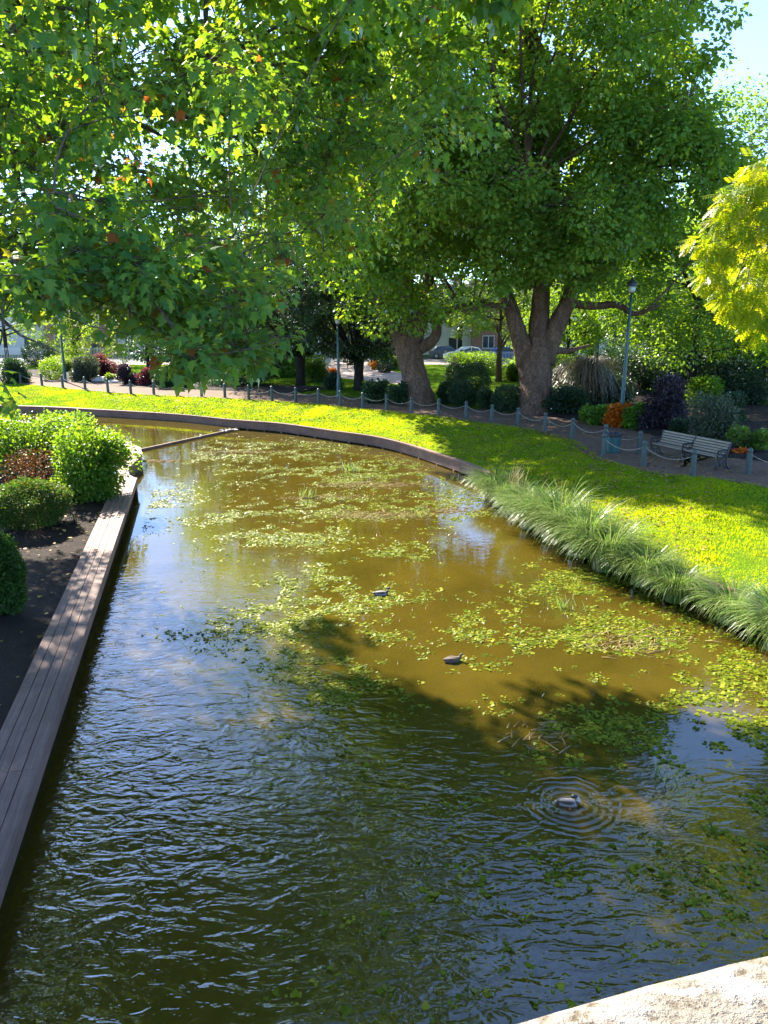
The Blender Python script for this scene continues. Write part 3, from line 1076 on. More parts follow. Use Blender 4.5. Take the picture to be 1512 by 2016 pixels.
make_tree('plane_tree', B2, l2, np.concatenate([c2, c2b]), RNG.uniform(.75, 1.3, len(c2) + len(c2b)), 170, .24, T_LOBE, 'park_leaf', 'plane_bark',
          'old plane tree with a leaning burred trunk, left of the tallest plane', 'tree', tint=(.42, .2), branch_r=.09, sides=14)

# --- hornbeams with fanning limbs
def hornbeam(u, v, label, r, n, seed):
    zc = depth_at(v, ZP)
    B = Vector(P(u, v, ZP))
    rn = random.Random(seed)
    hd = B + Vector((0, 0, 2.1))
    ls = [([B + Vector((0, 0, -.2)), B + Vector((0, 0, .25)), B + Vector((.03, 0, 1.3)), hd + Vector((0, 0, .2))], [.5, .36, .31, .42])]
    for k in range(26):
        a = 2 * math.pi * k / 26 + rn.uniform(-.1, .1)
        tilt = rn.uniform(.12, 1.15)
        L = rn.uniform(.75, 1.0) * r * (1.0 if tilt > .7 else 1.5)
        e = hd + Vector((math.cos(a) * math.sin(tilt), math.sin(a) * math.sin(tilt), math.cos(tilt) * .95)) * L
        m1 = hd.lerp(e, .45) + Vector((0, 0, -.06 * L))
        ls.append(([hd + Vector((math.cos(a) * .1, math.sin(a) * .1, -.1)), m1, e], [.13, .08, .025]))
    c = ellipsoid_clumps((B.x, B.y, B.z + 2.0 + r * .85), (r, r, r * .95), n, .35, B.z + 1.9, seed, lump=.1)
    # crown keeps clear of the fan's low centre
    c = c[(c[:, 2] - B.z - 1.7) > .28 * np.hypot(c[:, 0] - B.x, c[:, 1] - B.y)]
    make_tree('hornbeam_tree', B, ls, c, RNG.uniform(.6, 1.1, len(c)), 170, .17, T_RHOMB, 'hornbeam_leaf', 'dark_bark', label, 'tree', 'hornbeams beyond the path', branch_r=.03, flat=.55, sides=8, bside=4)


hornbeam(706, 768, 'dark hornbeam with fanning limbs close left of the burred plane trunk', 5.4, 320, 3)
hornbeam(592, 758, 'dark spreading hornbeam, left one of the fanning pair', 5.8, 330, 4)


def round_tree(u, zc, h0, c_off, radii, n, per, leaf, lmat, label, name='park_tree', seed=1, trunk_r=.25, group=None, tint=(.5, .22), base_v=None, bmat='dark_bark', zmin=None, tmpl=T_RHOMB):
    x = (u - 756) / F * zc
    y = (zc + (ZP - H) * sp) / cp if False else None
    # depth along the axis -> ground distance
    b = ((H - ZP) / zc - sp) / cp
    y = zc * (cp - b * sp)
    B = Vector((x, y, ZP))
    C = Vector((x + c_off[0], y + c_off[1], ZP + h0))
    ls = [([B + Vector((0, 0, -.2)), B + Vector((0, 0, .3)), B.lerp(C, .5) + Vector((0, 0, 0)), C + Vector((0, 0, radii[2] * .55))], [trunk_r * 1.5, trunk_r, trunk_r * .75, trunk_r * .2])]
    rn = random.Random(seed)
    for k in range(7):
        a = k * 2.4 + rn.uniform(-.3, .3)
        st = B.lerp(C, rn.uniform(.35, .95))
        e = C + Vector((math.cos(a) * radii[0] * .7, math.sin(a) * radii[1] * .7, rn.uniform(-.35, .5) * radii[2]))
        pts, rs = limb(st, e, trunk_r * .4, trunk_r * .1, 5, .05, .06, rn)
        ls.append((pts, rs))
    c = ellipsoid_clumps(C, radii, n, .45, zmin if zmin is not None else ZP + .9, seed, lump=.25)
    cr = RNG.uniform(.16, .27, len(c)) * float(np.mean(radii))
    return make_tree(name, B, ls, c, cr, per, leaf, tmpl, lmat, bmat, label, 'tree', group, tint=tint, branch_r=.05, sides=8, bside=4)


round_tree(1357, 47, 9.5, (0, 0), (8.0, 6, 7.6), 250, 200, .24, 'park_leaf', 'shaded park tree with slim dark trunk behind the purple shrub', seed=51, trunk_r=.3, tint=(.25, .15), zmin=3.6)
round_tree(1570, 52, 8.4, (0, 0), (9.0, 7, 7.0), 260, 200, .26, 'park_leaf', 'tall loose tree against the blue sky at the right edge', seed=52, trunk_r=.35, tint=(.35, .2), zmin=3.0)
round_tree(1455, 56, 5.6, (0, 0), (7.5, 5, 6.2), 150, 190, .24, 'hornbeam_leaf', 'dark dense evergreen behind the bench shrubs, under the right hand trees', name='evergreen_tree', seed=53, trunk_r=.3, zmin=1.7)
round_tree(981, 60, 5.2, (0, 0), (3.6, 3.4, 2.9), 60, 130, .2, 'bright_leaf', 'small bright green tree in front of the white parked car', seed=54, trunk_r=.24, zmin=4.2, bmat='plane_bark')
GB = 'sunlit trees beyond the park'
round_tree(905, 92, 8.5, (0, 0), (7.5, 6, 6), 70, 130, .34, 'bright_leaf', 'sunlit light green tree beyond the cars, between the two old planes', seed=55, trunk_r=.3, group=GB, zmin=5.2)
round_tree(1160, 70, 6.0, (0, 0), (6.5, 6, 5), 140, 160, .28, 'park_leaf', 'sunlit light green tree behind the weeping shrub', seed=56, trunk_r=.28, group=GB, zmin=3.6)
round_tree(1285, 78, 7.5, (0, 0), (7, 6, 6.5), 160, 160, .30, 'park_leaf', 'sunlit tree behind the tall green lamp post', seed=57, trunk_r=.3, group=GB, zmin=3.4)
round_tree(640, 98, 15, (0, 0), (11, 7, 14), 130, 130, .36, 'park_leaf', 'broad tree filling the gap between the two dark hornbeams', seed=58, trunk_r=.4, group=GB, zmin=4.5)
round_tree(470, 86, 13, (0, 0), (9, 6, 12.0), 120, 130, .34, 'park_leaf', 'leafy tree left of the hornbeams, behind the hanging leaves', seed=59, trunk_r=.35, group=GB, zmin=3.5)
round_tree(570, 74, 14.5, (0, 0), (10.5, 7, 13), 170, 150, .34, 'park_leaf', 'tall park tree rising right behind the two hornbeams', seed=65, trunk_r=.4, group=GB, zmin=5.0, tint=(.4, .2))
round_tree(150, 80, 4.6, (0, 0), (5, 4, 4.2), 60, 130, .26, 'park_leaf', 'low leafy tree behind the lime hedge, under the hanging leaves', seed=66, trunk_r=.25, group=GB, zmin=2.4, tint=(.5, .2))
round_tree(458, 61, 9.5, (0, 0), (4.5, 4.5, 4.8), 70, 140, .24, 'park_leaf', 'park tree whose thick pale trunk shows through the hanging leaves, left of the hornbeams', seed=73, trunk_r=.58, zmin=5.2, bmat='plane_bark')
round_tree(15, 84, 5.0, (0, 0), (5, 4, 4.6), 60, 130, .26, 'park_leaf', 'low leafy tree at the far left in front of the pale houses', seed=74, trunk_r=.25, group=GB, zmin=2.6, tint=(.4, .2))
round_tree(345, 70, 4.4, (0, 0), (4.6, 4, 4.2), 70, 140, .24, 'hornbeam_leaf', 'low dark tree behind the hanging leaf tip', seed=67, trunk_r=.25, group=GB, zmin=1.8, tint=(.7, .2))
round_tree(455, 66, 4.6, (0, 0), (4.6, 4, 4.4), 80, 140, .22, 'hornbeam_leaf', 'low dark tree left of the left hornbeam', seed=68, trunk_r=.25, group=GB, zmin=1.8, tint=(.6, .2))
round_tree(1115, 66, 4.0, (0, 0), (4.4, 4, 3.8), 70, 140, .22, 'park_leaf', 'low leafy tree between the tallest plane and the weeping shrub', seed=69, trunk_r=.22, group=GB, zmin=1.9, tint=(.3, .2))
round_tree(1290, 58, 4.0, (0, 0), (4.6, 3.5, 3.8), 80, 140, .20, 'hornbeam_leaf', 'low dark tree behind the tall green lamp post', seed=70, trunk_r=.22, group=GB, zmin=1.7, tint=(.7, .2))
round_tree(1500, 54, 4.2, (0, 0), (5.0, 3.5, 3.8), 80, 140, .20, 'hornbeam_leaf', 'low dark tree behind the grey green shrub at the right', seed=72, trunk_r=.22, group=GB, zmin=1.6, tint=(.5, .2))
round_tree(790, 110, 16, (0, 0), (10, 7, 14), 110, 130, .40, 'park_leaf', 'tall tree far behind the burred plane trunk', seed=60, trunk_r=.4, group=GB, zmin=4.5)
round_tree(1400, 95, 10, (0, 0), (12, 7, 9), 190, 150, .40, 'park_leaf', 'wide tree filling the background behind the slim dark trunk', seed=61, trunk_r=.4, group=GB, zmin=3)
round_tree(1060, 112, 11, (0, 0), (11, 7, 9), 80, 130, .40, 'park_leaf', 'tall tree far behind the fork of the tallest plane', seed=62, trunk_r=.4, group=GB, zmin=4.5)
round_tree(293, 66, 5.0, (0, 0), (2.6, 2.4, 3.0), 40, 130, .2, 'bright_leaf', 'slim young tree behind the dark shrubs, left of the hanging leaf tip', seed=63, trunk_r=.16, zmin=3.8)
round_tree(250, 105, 9, (0, 0), (9, 6, 6.5), 70, 120, .40, 'bright_leaf', 'hazy sunlit tree before the houses, seen beneath the hanging leaves', seed=64, trunk_r=.35, group=GB, zmin=4.5)

# --- golden tree at the right, with feathery compound leaves
GBs = Vector((11.6, 17.4, .95))
gl_ = [([GBs + Vector((0, 0, -.3)), GBs + Vector((0, 0, .4)), GBs + Vector((-.1, 0, 3)), GBs + Vector((-.3, .1, 8.5))], [.3, .2, .16, .05])]
for e in ((-2.8, -.3, 6.2), (-3.2, .4, 5.0), (-2.3, .8, 8.0), (2.2, .5, 6), (0.5, 2, 6.5), (.4, -2, 6.2), (-1.8, -1.2, 7.2), (-2.6, .2, 4.2)):
    gl_.append(limb(GBs + Vector((-.1, 0, 2.6 + random.uniform(0, 2))), GBs + Vector(e), .07, .02, 6, .05))
gc = ellipsoid_clumps((GBs.x + .45, GBs.y, 7.3), (3.6, 3.0, 3.2), 74, .5, 5.7, 71, lump=.3)
gx = np.array([D(u, v, 15.8) for u, v in ((1392, 480), (1420, 500), (1405, 545), (1440, 400), (1430, 440), (1470, 450), (1490, 370), (1500, 330), (1440, 590), (1470, 560), (1500, 640), (1480, 610), (1462, 380), (1505, 500), (1510, 420))])
make_tree('golden_tree', GBs, gl_, np.concatenate([gc, gx]), np.concatenate([RNG.uniform(.55, .95, len(gc)), RNG.uniform(.3, .45, len(gx))]), 80, .34, T_PINNATE, 'golden_leaf', 'twig_bark',
          'golden yellow feathery tree leaning in from the right edge', 'tree', droop=.9, tint=(.4, .3), branch_r=.025, flat=.7)

# ------------------------------------------------------------------ shrubs
def shrub(name, u, vb, wpx, hpx, lmat, leaf, label, cat='shrub', z=ZP, n=None, tmpl=T_RHOMB, lobes=7, dpt=1.0, group=None, seed=1, tint=(.5, .25), dome=False, bmat='dark_bark', upn=.5, droop=.2, dens=1.0, sink=.0):
    zc = depth_at(vb, z)
    w, h = wpx * zc / F, hpx * zc / F
    x, y, _ = P(u, vb, z)
    y += w * .5 * dpt * .6
    B = Vector((x, y, z - .02))
    root = empty(name, B, 0, label, cat, group)
    g = np.random.default_rng(seed)
    cs, rs = [], []
    if dome:
        cs.append((0, 0, h * .5)); rs.append(1.0)
    else:
        for k in range(lobes):
            a = g.uniform(0, 2 * math.pi); q = g.random() ** .5 * .55
            rr = g.uniform(.38, .58)
            zf = rr * .5 if k % 2 else min(.98 - rr * .55, rr * .6 + g.uniform(.1, .6) * (1 - q * .6))
            cs.append((math.cos(a) * q * w / 1.7, math.sin(a) * q * w / 1.7 * dpt, h * zf)); rs.append(rr * g.uniform(.9, 1.15))
    cs = np.array(cs); rs = np.array(rs)
    area = w * h + w * w * .6
    if n is None:
        n = int(min(16000, dens * 6.5 * area / (leaf * leaf * .33)))
    idx = g.integers(0, len(cs), n)
    d = unit(g.normal(size=(n, 3)))
    r = (g.random(n) ** (.30 if not dome else .16))
    sc = np.stack([rs[idx] * w / 2, rs[idx] * w / 2 * dpt, (rs[idx] * h * .55 if not dome else np.full(n, h * .5))], 1)
    jit = 1 + np.abs(g.normal(size=(n, 1))) * (.20 if not dome else .07) - (.06 if not dome else 0)
    if dome:
        ph = g.uniform(0, 6.28, 4)
        az_ = np.arctan2(d[:, 1], d[:, 0])
        jit = jit * (1 + .07 * np.sin(3 * az_ + ph[0] + 3 * d[:, 2]) + .05 * np.sin(5 * az_ + ph[1] - 6 * d[:, 2]) + .04 * np.sin(9 * d[:, 2] + ph[2]))[:, None]
    pos = cs[idx] + d * r[:, None] * sc * jit
    pos = pos[pos[:, 2] > .02]
    n = len(pos)
    d = d[:n] if False else unit(pos - np.array([0, 0, h * .4]))
    dirv = d + rand_dir(n) * .8
    dirv[:, 2] -= droop - .15
    nrm = d * .5 + rand_dir(n) * .6
    nrm[:, 2] += upn
    tt = np.clip(g.normal(tint[0], tint[1], n), 0, 1)
    me = leaf_mesh('foliage', pos, leaf * g.uniform(.65, 1.25, n), dirv, nrm, tmpl, lmat, tt)
    link('foliage', me, root)
    ge = Geo()
    rn = random.Random(seed)
    for k in range(9):
        a = rn.uniform(0, 6.28)
        e = Vector((math.cos(a) * w * .3, math.sin(a) * w * .3 * dpt, h * rn.uniform(.55, .85)))
        pts, rr = limb((math.cos(a) * w * .06, math.sin(a) * w * .06, -.05), e, max(.012, w * .012), .005, 4, 0, .1, rn)
        ge.tube(pts, rr, 5, cap=False)
    ge.build('stem', bmat, root)
    return root


# left bank beds
shrub('leafy_shrub', 160, 985, 160, 145, 'shrub_leaf', .10, 'bright leafy shrub spilling over the far end of the boardwalk', z=.5, lobes=14, seed=81, n=13000, tmpl=T_LOBE)
shrub('leafy_shrub', 40, 938, 210, 125, 'shrub_leaf', .10, 'sunlit leafy shrub filling the left edge above the rust coloured bush', z=.5, lobes=16, seed=82, n=15000, tmpl=T_LOBE)
shrub('leafy_shrub', 130, 912, 170, 95, 'shrub_leaf', .10, 'sunlit leafy shrub with upright shoots farthest along the left bank', z=.5, lobes=14, seed=83, n=13000, tmpl=T_LOBE, dpt=1.2)
shrub('rust_shrub', 45, 990, 130, 100, 'rust_leaf', .07, 'rust brown shrub between the round yew and the leafy shrubs', z=.5, lobes=8, seed=84, n=3600)
shrub('yew_bush', 40, 1045, 150, 88, 'conifer_leaf', .06, 'rounded dark green clipped bush with russet tips on the left bank', 'bush', z=.5, dome=True, seed=85, n=26000, tmpl=T_RHOMB, tint=(.55, .28))
shrub('dwarf_conifer', -8, 1215, 90, 150, 'conifer_leaf', .07, 'soft green dwarf conifer cut by the left edge of the photo', 'bush', z=.5, dome=True, seed=86, n=15000, tmpl=T_RHOMB, tint=(.4, .15))
shrub('seedling', 143, 1032, 26, 40, 'conifer_leaf', .06, 'tiny green seedling alone on the bare soil by the boardwalk', 'plant', z=.5, seed=87, n=90, tmpl=T_NARROW, lobes=4, tint=(.6, .1))

# beds across the pond, left to right
shrub('hedge', 20, 755, 60, 48, 'dark_shrub_leaf', .12, 'dark low hedge behind the chain at the left edge', 'hedge', seed=90, lobes=9)
shrub('topiary_dome', 70, 722, 58, 46, 'dark_shrub_leaf', .11, 'large clipped dome of dark topiary before the pale houses', 'topiary', dome=True, seed=91, n=7000)
shrub('hedge', 130, 732, 90, 30, 'bright_leaf', .12, 'lime green flat topped hedge right of the clipped dome', 'hedge', seed=92, lobes=10)
shrub('box_bush', 98, 749, 42, 40, 'shrub_leaf', .10, 'square trimmed green bush below the lime hedge', 'bush', dome=True, seed=93, n=3500)
shrub('grey_shrub', 162, 752, 58, 52, 'grey_leaf', .12, 'greyish green bush left of the red maple', seed=94)
shrub('red_maple', 200, 742, 56, 54, 'red_leaf', .13, 'pinkish red maple bush in the left bed', seed=95)
shrub('flower_clump', 217, 753, 26, 22, 'bright_leaf', .10, 'lime and yellow flower clump at the foot of the red maple', 'flowers', seed=96)
shrub('dark_bush', 250, 757, 50, 40, 'purple_leaf', .12, 'dark bush under the hanging leaves, right of the red maple', 'bush', seed=97)
shrub('dark_bush', 288, 760, 44, 46, 'red_leaf', .13, 'dusky red bush behind the hanging leaf tip', 'bush', seed=98, tint=(.1, .1))
shrub('dark_bush', 340, 765, 80, 38, 'dark_shrub_leaf', .12, 'dark low bush behind the hanging leaf tip, left of the thick pale trunk', 'bush', seed=99)
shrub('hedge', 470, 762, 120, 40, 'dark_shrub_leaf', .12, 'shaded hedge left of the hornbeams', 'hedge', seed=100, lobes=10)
shrub('green_bush', 620, 752, 50, 50, 'bright_leaf', .12, 'mid green bush between the two hornbeam trunks', 'bush', seed=101)
shrub('dark_bush', 655, 768, 34, 34, 'dark_shrub_leaf', .11, 'small dark bush topped with red flowers by the thin lamp post', 'bush', seed=102)
shrub('red_flowers', 656, 741, 28, 16, 'flower_petal', .10, 'red and yellow bedding flowers between the hornbeam trunks', 'flowers', seed=103)
shrub('orange_flowers', 738, 728, 22, 16, 'flower_petal', .12, 'orange and yellow flowers by the paved walk to the gate', 'flowers', seed=104, tint=(.75, .2))
shrub('lime_bush', 772, 728, 50, 34, 'bright_leaf', .14, 'lime yellow bush right of the orange flowers', 'bush', seed=105, tint=(.9, .1))
shrub('box_ball', 758, 734, 30, 24, 'dark_shrub_leaf', .10, 'small dark clipped ball before the lime yellow bush', 'bush', dome=True, seed=106, n=2600)
shrub('leafy_bush', 738, 794, 60, 46, 'dark_shrub_leaf', .17, 'broad leaved dark bush left of the burred plane trunk', 'bush', seed=107, tmpl=T_LOBE, dens=.8, tint=(.8, .2))
shrub('leafy_bush', 783, 798, 52, 50, 'dark_shrub_leaf', .15, 'broad leaved bush touching the foot of the burred plane trunk', 'bush', seed=108, tmpl=T_LOBE, dens=.8, tint=(.8, .2))
shrub('box_ball', 896, 762, 34, 46, 'dark_shrub_leaf', .09, 'darkest clipped ball at the back left of the ball group', 'bush', dome=True, seed=109, n=5000, tint=(.15, .1))
shrub('box_ball', 932, 782, 64, 64, 'dark_shrub_leaf', .09, 'largest clipped ball of the group between the old planes', 'bush', dome=True, seed=110, n=9000, tint=(.8, .2))
shrub('box_ball', 880, 796, 34, 42, 'dark_shrub_leaf', .09, 'small clipped ball right beside the burred plane trunk', 'bush', dome=True, seed=111, n=4500, tint=(.6, .2))
shrub('box_ball', 912, 803, 50, 48, 'dark_shrub_leaf', .09, 'round clipped ball at the front of the ball group', 'bush', dome=True, seed=112, n=7000, tint=(.6, .2))
shrub('box_ball', 958, 806, 40, 44, 'dark_shrub_leaf', .11, 'loose edged clipped ball in the middle of the front row', 'bush', dome=False, seed=113, tint=(.8, .2))
shrub('box_ball', 1000, 812, 58, 50, 'dark_shrub_leaf', .09, 'clipped ball at the left foot of the tallest plane', 'bush', dome=True, seed=114, n=7500, tint=(.6, .2))
shrub('green_bush', 1012, 752, 44, 38, 'bright_leaf', .12, 'sunlit olive bush behind the ball group, beside the tall plane trunk', 'bush', seed=115)
shrub('hedge', 935, 738, 130, 42, 'shrub_leaf', .13, 'hedge at the foot of the white railings below the cars', 'hedge', seed=116, lobes=9)
shrub('dark_bush', 1120, 818, 90, 62, 'dark_shrub_leaf', .13, 'dark green bush right of the tallest plane trunk', 'bush', seed=117, lobes=9)
shrub('dark_bush', 1175, 805, 150, 70, 'dark_shrub_leaf', .13, 'deep green mass of leaves beneath the weeping shrub', 'bush', seed=118, lobes=11)
shrub('green_bush', 1185, 838, 66, 46, 'shrub_leaf', .15, 'fresh green broad leaved bush left of the orange shrub', 'bush', seed=119, tmpl=T_LOBE)
shrub('green_bush', 1256, 846, 50, 56, 'shrub_leaf', .14, 'fresh green bush right of the orange shrub, behind the back bollard', 'bush', seed=120, tmpl=T_LOBE, tint=(.35, .2))
shrub('orange_shrub', 1219, 841, 54, 44, 'orange_leaf', .17, 'vivid orange shrub at the foot of the tall green lamp post', seed=121, tmpl=T_LOBE, dens=1.2)
shrub('purple_shrub', 1316, 850, 104, 112, 'purple_leaf', .12, 'dusky purple leaved shrub behind the bench', seed=122, lobes=11)
shrub('dark_bush', 1335, 858, 50, 34, 'dark_shrub_leaf', .11, 'low dark bush right behind the bench back', 'bush', seed=123)
shrub('green_bush', 1392, 808, 66, 66, 'shrub_leaf', .13, 'mid green bush between the purple and the grey green shrub', 'bush', seed=124, tint=(.3, .2))
shrub('grey_shrub', 1418, 876, 96, 98, 'grey_leaf', .12, 'grey green airy shrub behind the right end of the bench', seed=125, lobes=10, tint=(.6, .25))
shrub('yellow_green_bush', 1483, 892, 74, 50, 'bright_leaf', .12, 'yellow green bush with russet leaves right of the bench', 'bush', seed=126)
shrub('red_flowers', 1462, 896, 30, 12, 'flower_petal', .08, 'pinkish red low flowers beside the right end of the bench', 'flowers', seed=127)
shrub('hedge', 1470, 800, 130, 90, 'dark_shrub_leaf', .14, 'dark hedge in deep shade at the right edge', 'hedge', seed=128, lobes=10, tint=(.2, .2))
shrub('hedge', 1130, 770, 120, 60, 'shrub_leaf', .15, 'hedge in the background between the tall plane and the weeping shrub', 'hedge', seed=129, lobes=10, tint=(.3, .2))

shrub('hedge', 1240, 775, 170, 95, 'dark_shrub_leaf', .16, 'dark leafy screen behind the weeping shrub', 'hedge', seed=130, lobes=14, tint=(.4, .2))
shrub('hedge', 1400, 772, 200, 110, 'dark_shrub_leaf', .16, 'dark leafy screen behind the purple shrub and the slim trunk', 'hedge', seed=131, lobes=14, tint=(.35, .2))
shrub('dark_bush', 1445, 835, 60, 60, 'dark_shrub_leaf', .12, 'dark bush between the grey green shrub and the right edge', 'bush', seed=132)
shrub('hedge', 1080, 742, 160, 50, 'shrub_leaf', .18, 'sunlit hedge by the street behind the tallest plane', 'hedge', seed=133, lobes=12, tint=(.6, .2))
shrub('hedge', 560, 742, 120, 44, 'shrub_leaf', .16, 'hedge behind the left hornbeam trunk', 'hedge', seed=134, lobes=12, tint=(.3, .2))
shrub('hedge', 400, 745, 180, 50, 'dark_shrub_leaf', .16, 'dark hedge far behind the hanging leaf tip', 'hedge', seed=135, lobes=14)

# weeping shrub: hanging twigs
def strands(name, base, top, n, spread, drop, mat, parent, w=.012, seg=6, seed=1, biasx=0, tint=None, zmin=.05, up=.35):
    g = np.random.default_rng(seed)
    V, Fc, T = [], [], []
    for k in range(n):
        a = g.uniform(0, 2 * math.pi)
        q = g.uniform(.25, 1) ** .8 * spread
        dx, dy = math.cos(a) * q + biasx * g.random(), math.sin(a) * q
        h0 = top * g.uniform(.8, 1.03)
        dr = drop * g.uniform(.5, 1.05)
        side = np.array([-dy, dx]) / max(1e-6, math.hypot(dx, dy))
        b = len(V)
        tn = g.random() if tint is None else float(np.clip(g.normal(*tint), 0, 1))
        for i in range(seg + 1):
            t = i / seg
            r = 1 - (1 - t) ** 1.7
            z = max(zmin, h0 * (.86 + up * math.sin(min(1, t * 1.5) * math.pi) * .5) - dr * t ** 2.2)
            ww = w * (1 - .75 * t)
            x_, y_ = base[0] + dx * r + g.normal() * .05 * t, base[1] + dy * r + g.normal() * .05 * t
            V.append((x_ - side[0] * ww, y_ - side[1] * ww, z)); V.append((x_ + side[0] * ww, y_ + side[1] * ww, z))
            T += [tn, tn]
        for i in range(seg):
            Fc.append((b + 2 * i, b + 2 * i + 1, b + 2 * i + 3, b + 2 * i + 2))
    me = raw_mesh(name, V, [i for f in Fc for i in f], np.arange(len(Fc)) * 4, [4] * len(Fc), [mat], tint=T)
    return link(name, me, parent)


x, y, _ = P(1185, 812, ZP)
y += 1.5
t = empty('weeping_shrub', (x, y, ZP), 0, 'grey brown weeping shrub of hanging twigs behind the lamp post', 'shrub')
strands('hanging_twigs', (-.5, 0), 2.7, 620, 3.0, 1.5, 'weep_twig', t, .016, 8, 5, up=.45)
shrub('dark_bush', 1165, 806, 130, 84, 'dark_shrub_leaf', .12, 'dark leafy bush inside the skirts of the weeping shrub', 'bush', seed=140, lobes=11, tint=(.6, .25))
gq = Geo()
gq.tube([(0, 0, -.1), (.05, 0, 1.4), (-.05, .05, 3.1)], [.14, .1, .06], 8)
gq.build('trunk', 'dark_bark', t)

# ------------------------------------------------------------------ sedge tussocks on the right bank
def sedge(base_r, n, seed, length, lean):
    g = np.random.default_rng(seed)
    V, Fc, T = [], [], []
    seg = 7
    for k in range(n):
        a = g.uniform(0, 2 * math.pi)
        r0 = base_r * math.sqrt(g.random())
        bx, by = math.cos(a) * r0, math.sin(a) * r0
        L = length * g.uniform(.6, 1.15)
        out = g.uniform(.15, 1.0)
        dx, dy = math.cos(a) + lean[0] + g.normal() * .25, math.sin(a) + lean[1] + g.normal() * .25
        m_ = max(1e-6, math.hypot(dx, dy)); dx /= m_; dy /= m_
        w = g.uniform(.006, .013)
        tn = float(g.random())
        b = len(V)
        ang = math.pi / 2 - .15 * out
        x_, y_, z_ = bx, by, 0.0
        bend = (1.5 + out * 1.5) * g.uniform(.75, 1.15)
        for i in range(seg + 1):
            t = i / seg
            ww = w * (1 - t) ** .6 + .0008
            V.append((x_ - dy * ww, y_ + dx * ww, z_)); V.append((x_ + dy * ww, y_ - dx * ww, z_))
            T += [tn, tn]
            s = L / seg
            an = ang - bend * t ** 1.25
            if z_ + math.sin(an) * s > -.08:
                x_ += dx * math.cos(an) * s; y_ += dy * math.cos(an) * s; z_ += math.sin(an) * s
            else:
                w = .0006
        for i in range(seg):
            Fc.append((b + 2 * i, b + 2 * i + 1, b + 2 * i + 3, b + 2 * i + 2))
    return raw_mesh('blades', V, [i for f in Fc for i in f], np.arange(len(Fc)) * 4, [4] * len(Fc), ['sedge_blade'], tint=T)


SEDGE = [sedge(.30, 900, s, ln_, (-.30, -.15)) for s, ln_ in ((1, 1.35), (2, 1.5), (3, 1.42), (4, 1.25), (5, 1.6))]
wl = WL[int(N * .60):]
tw = []
acc = 0
seg_d = np.linalg.norm(np.diff(wl, axis=0), axis=1)
cum = np.concatenate([[0], np.cumsum(seg_d)])
start_i = np.argmin(np.linalg.norm(wl - np.array(P(985, 965, .3)[:2]), axis=1))
s_ = cum[start_i]
k = 0
ords = ['farthest', 'second', 'third', 'fourth', 'fifth', 'sixth', 'seventh', 'eighth', 'ninth', 'tenth', 'eleventh', 'twelfth', 'thirteenth', 'fourteenth', 'fifteenth', 'sixteenth']
while k < 12:
    px_ = np.interp(s_, cum, wl[:, 0]); py_ = np.interp(s_, cum, wl[:, 1])
    wob = random.uniform(-.12, .12)
    lab = 'arching sedge tussock at the end of the timber wall, farthest of its row' if k == 0 else f'{ords[k]} sedge tussock from the timber wall along the right bank'
    t = empty('sedge_tussock', (px_ - .42 + wob, py_ - .2 + random.uniform(-.15, .15), .06), random.uniform(-.9, .9), lab, 'sedge', 'sedge tussocks along the right bank')
    t.scale = (1, 1, 1)
    o = link('blades', SEDGE[(k * 3 + k // 5) % 5], t)
    sc = random.uniform(.82, 1.35)
    o.scale = (sc, sc, sc * random.uniform(.92, 1.08))
    if k in (1, 2):
        gq = Geo()
        for _ in range(16):
            a = random.uniform(0, 6.28)
            e = (.35 + math.cos(a) * .25, .3 + math.sin(a) * .3, random.uniform(1.1, 1.5))
            pts, rs = limb((.1, .1, .3), e, .004, .012, 5, 0, .05)
            rs = [.003, .003, .003, .010, .004]
            gq.tube(pts, rs, 4, cap=False)
        gq.build('seed_stalks', 'yellow_wood', t)
    s_ += random.uniform(1.15, 1.42)
    k += 1

# ------------------------------------------------------------------ bollards and chains
def bollard_proto():
    t = empty('bollard', (0, 0, -50))
    g = Geo()
    g.lathe([(.092, -.25), (.090, .0), (.088, .70), (.070, .735), (.070, .748), (.088, .775), (.088, .80)], 8, rot=math.pi / 8)
    g.build('post', 'bollard_paint', t)
    g = Geo()
    g.lathe([(.088, .80), (.086, .83), (.072, .87), (.045, .90), (.012, .913)], 16)
    g.build('cap', 'bollard_paint', t, smooth=True)
    return t


def copy_thing(root, label, loc, rz=0.0):
    r = root.copy()
    COL.objects.link(r)
    r.location = loc
    r.rotation_euler = (0, 0, rz)
    r['label'] = label
    for ch in list(root.children):
        c = ch.copy()
        COL.objects.link(c)
        c.parent = r
    return r


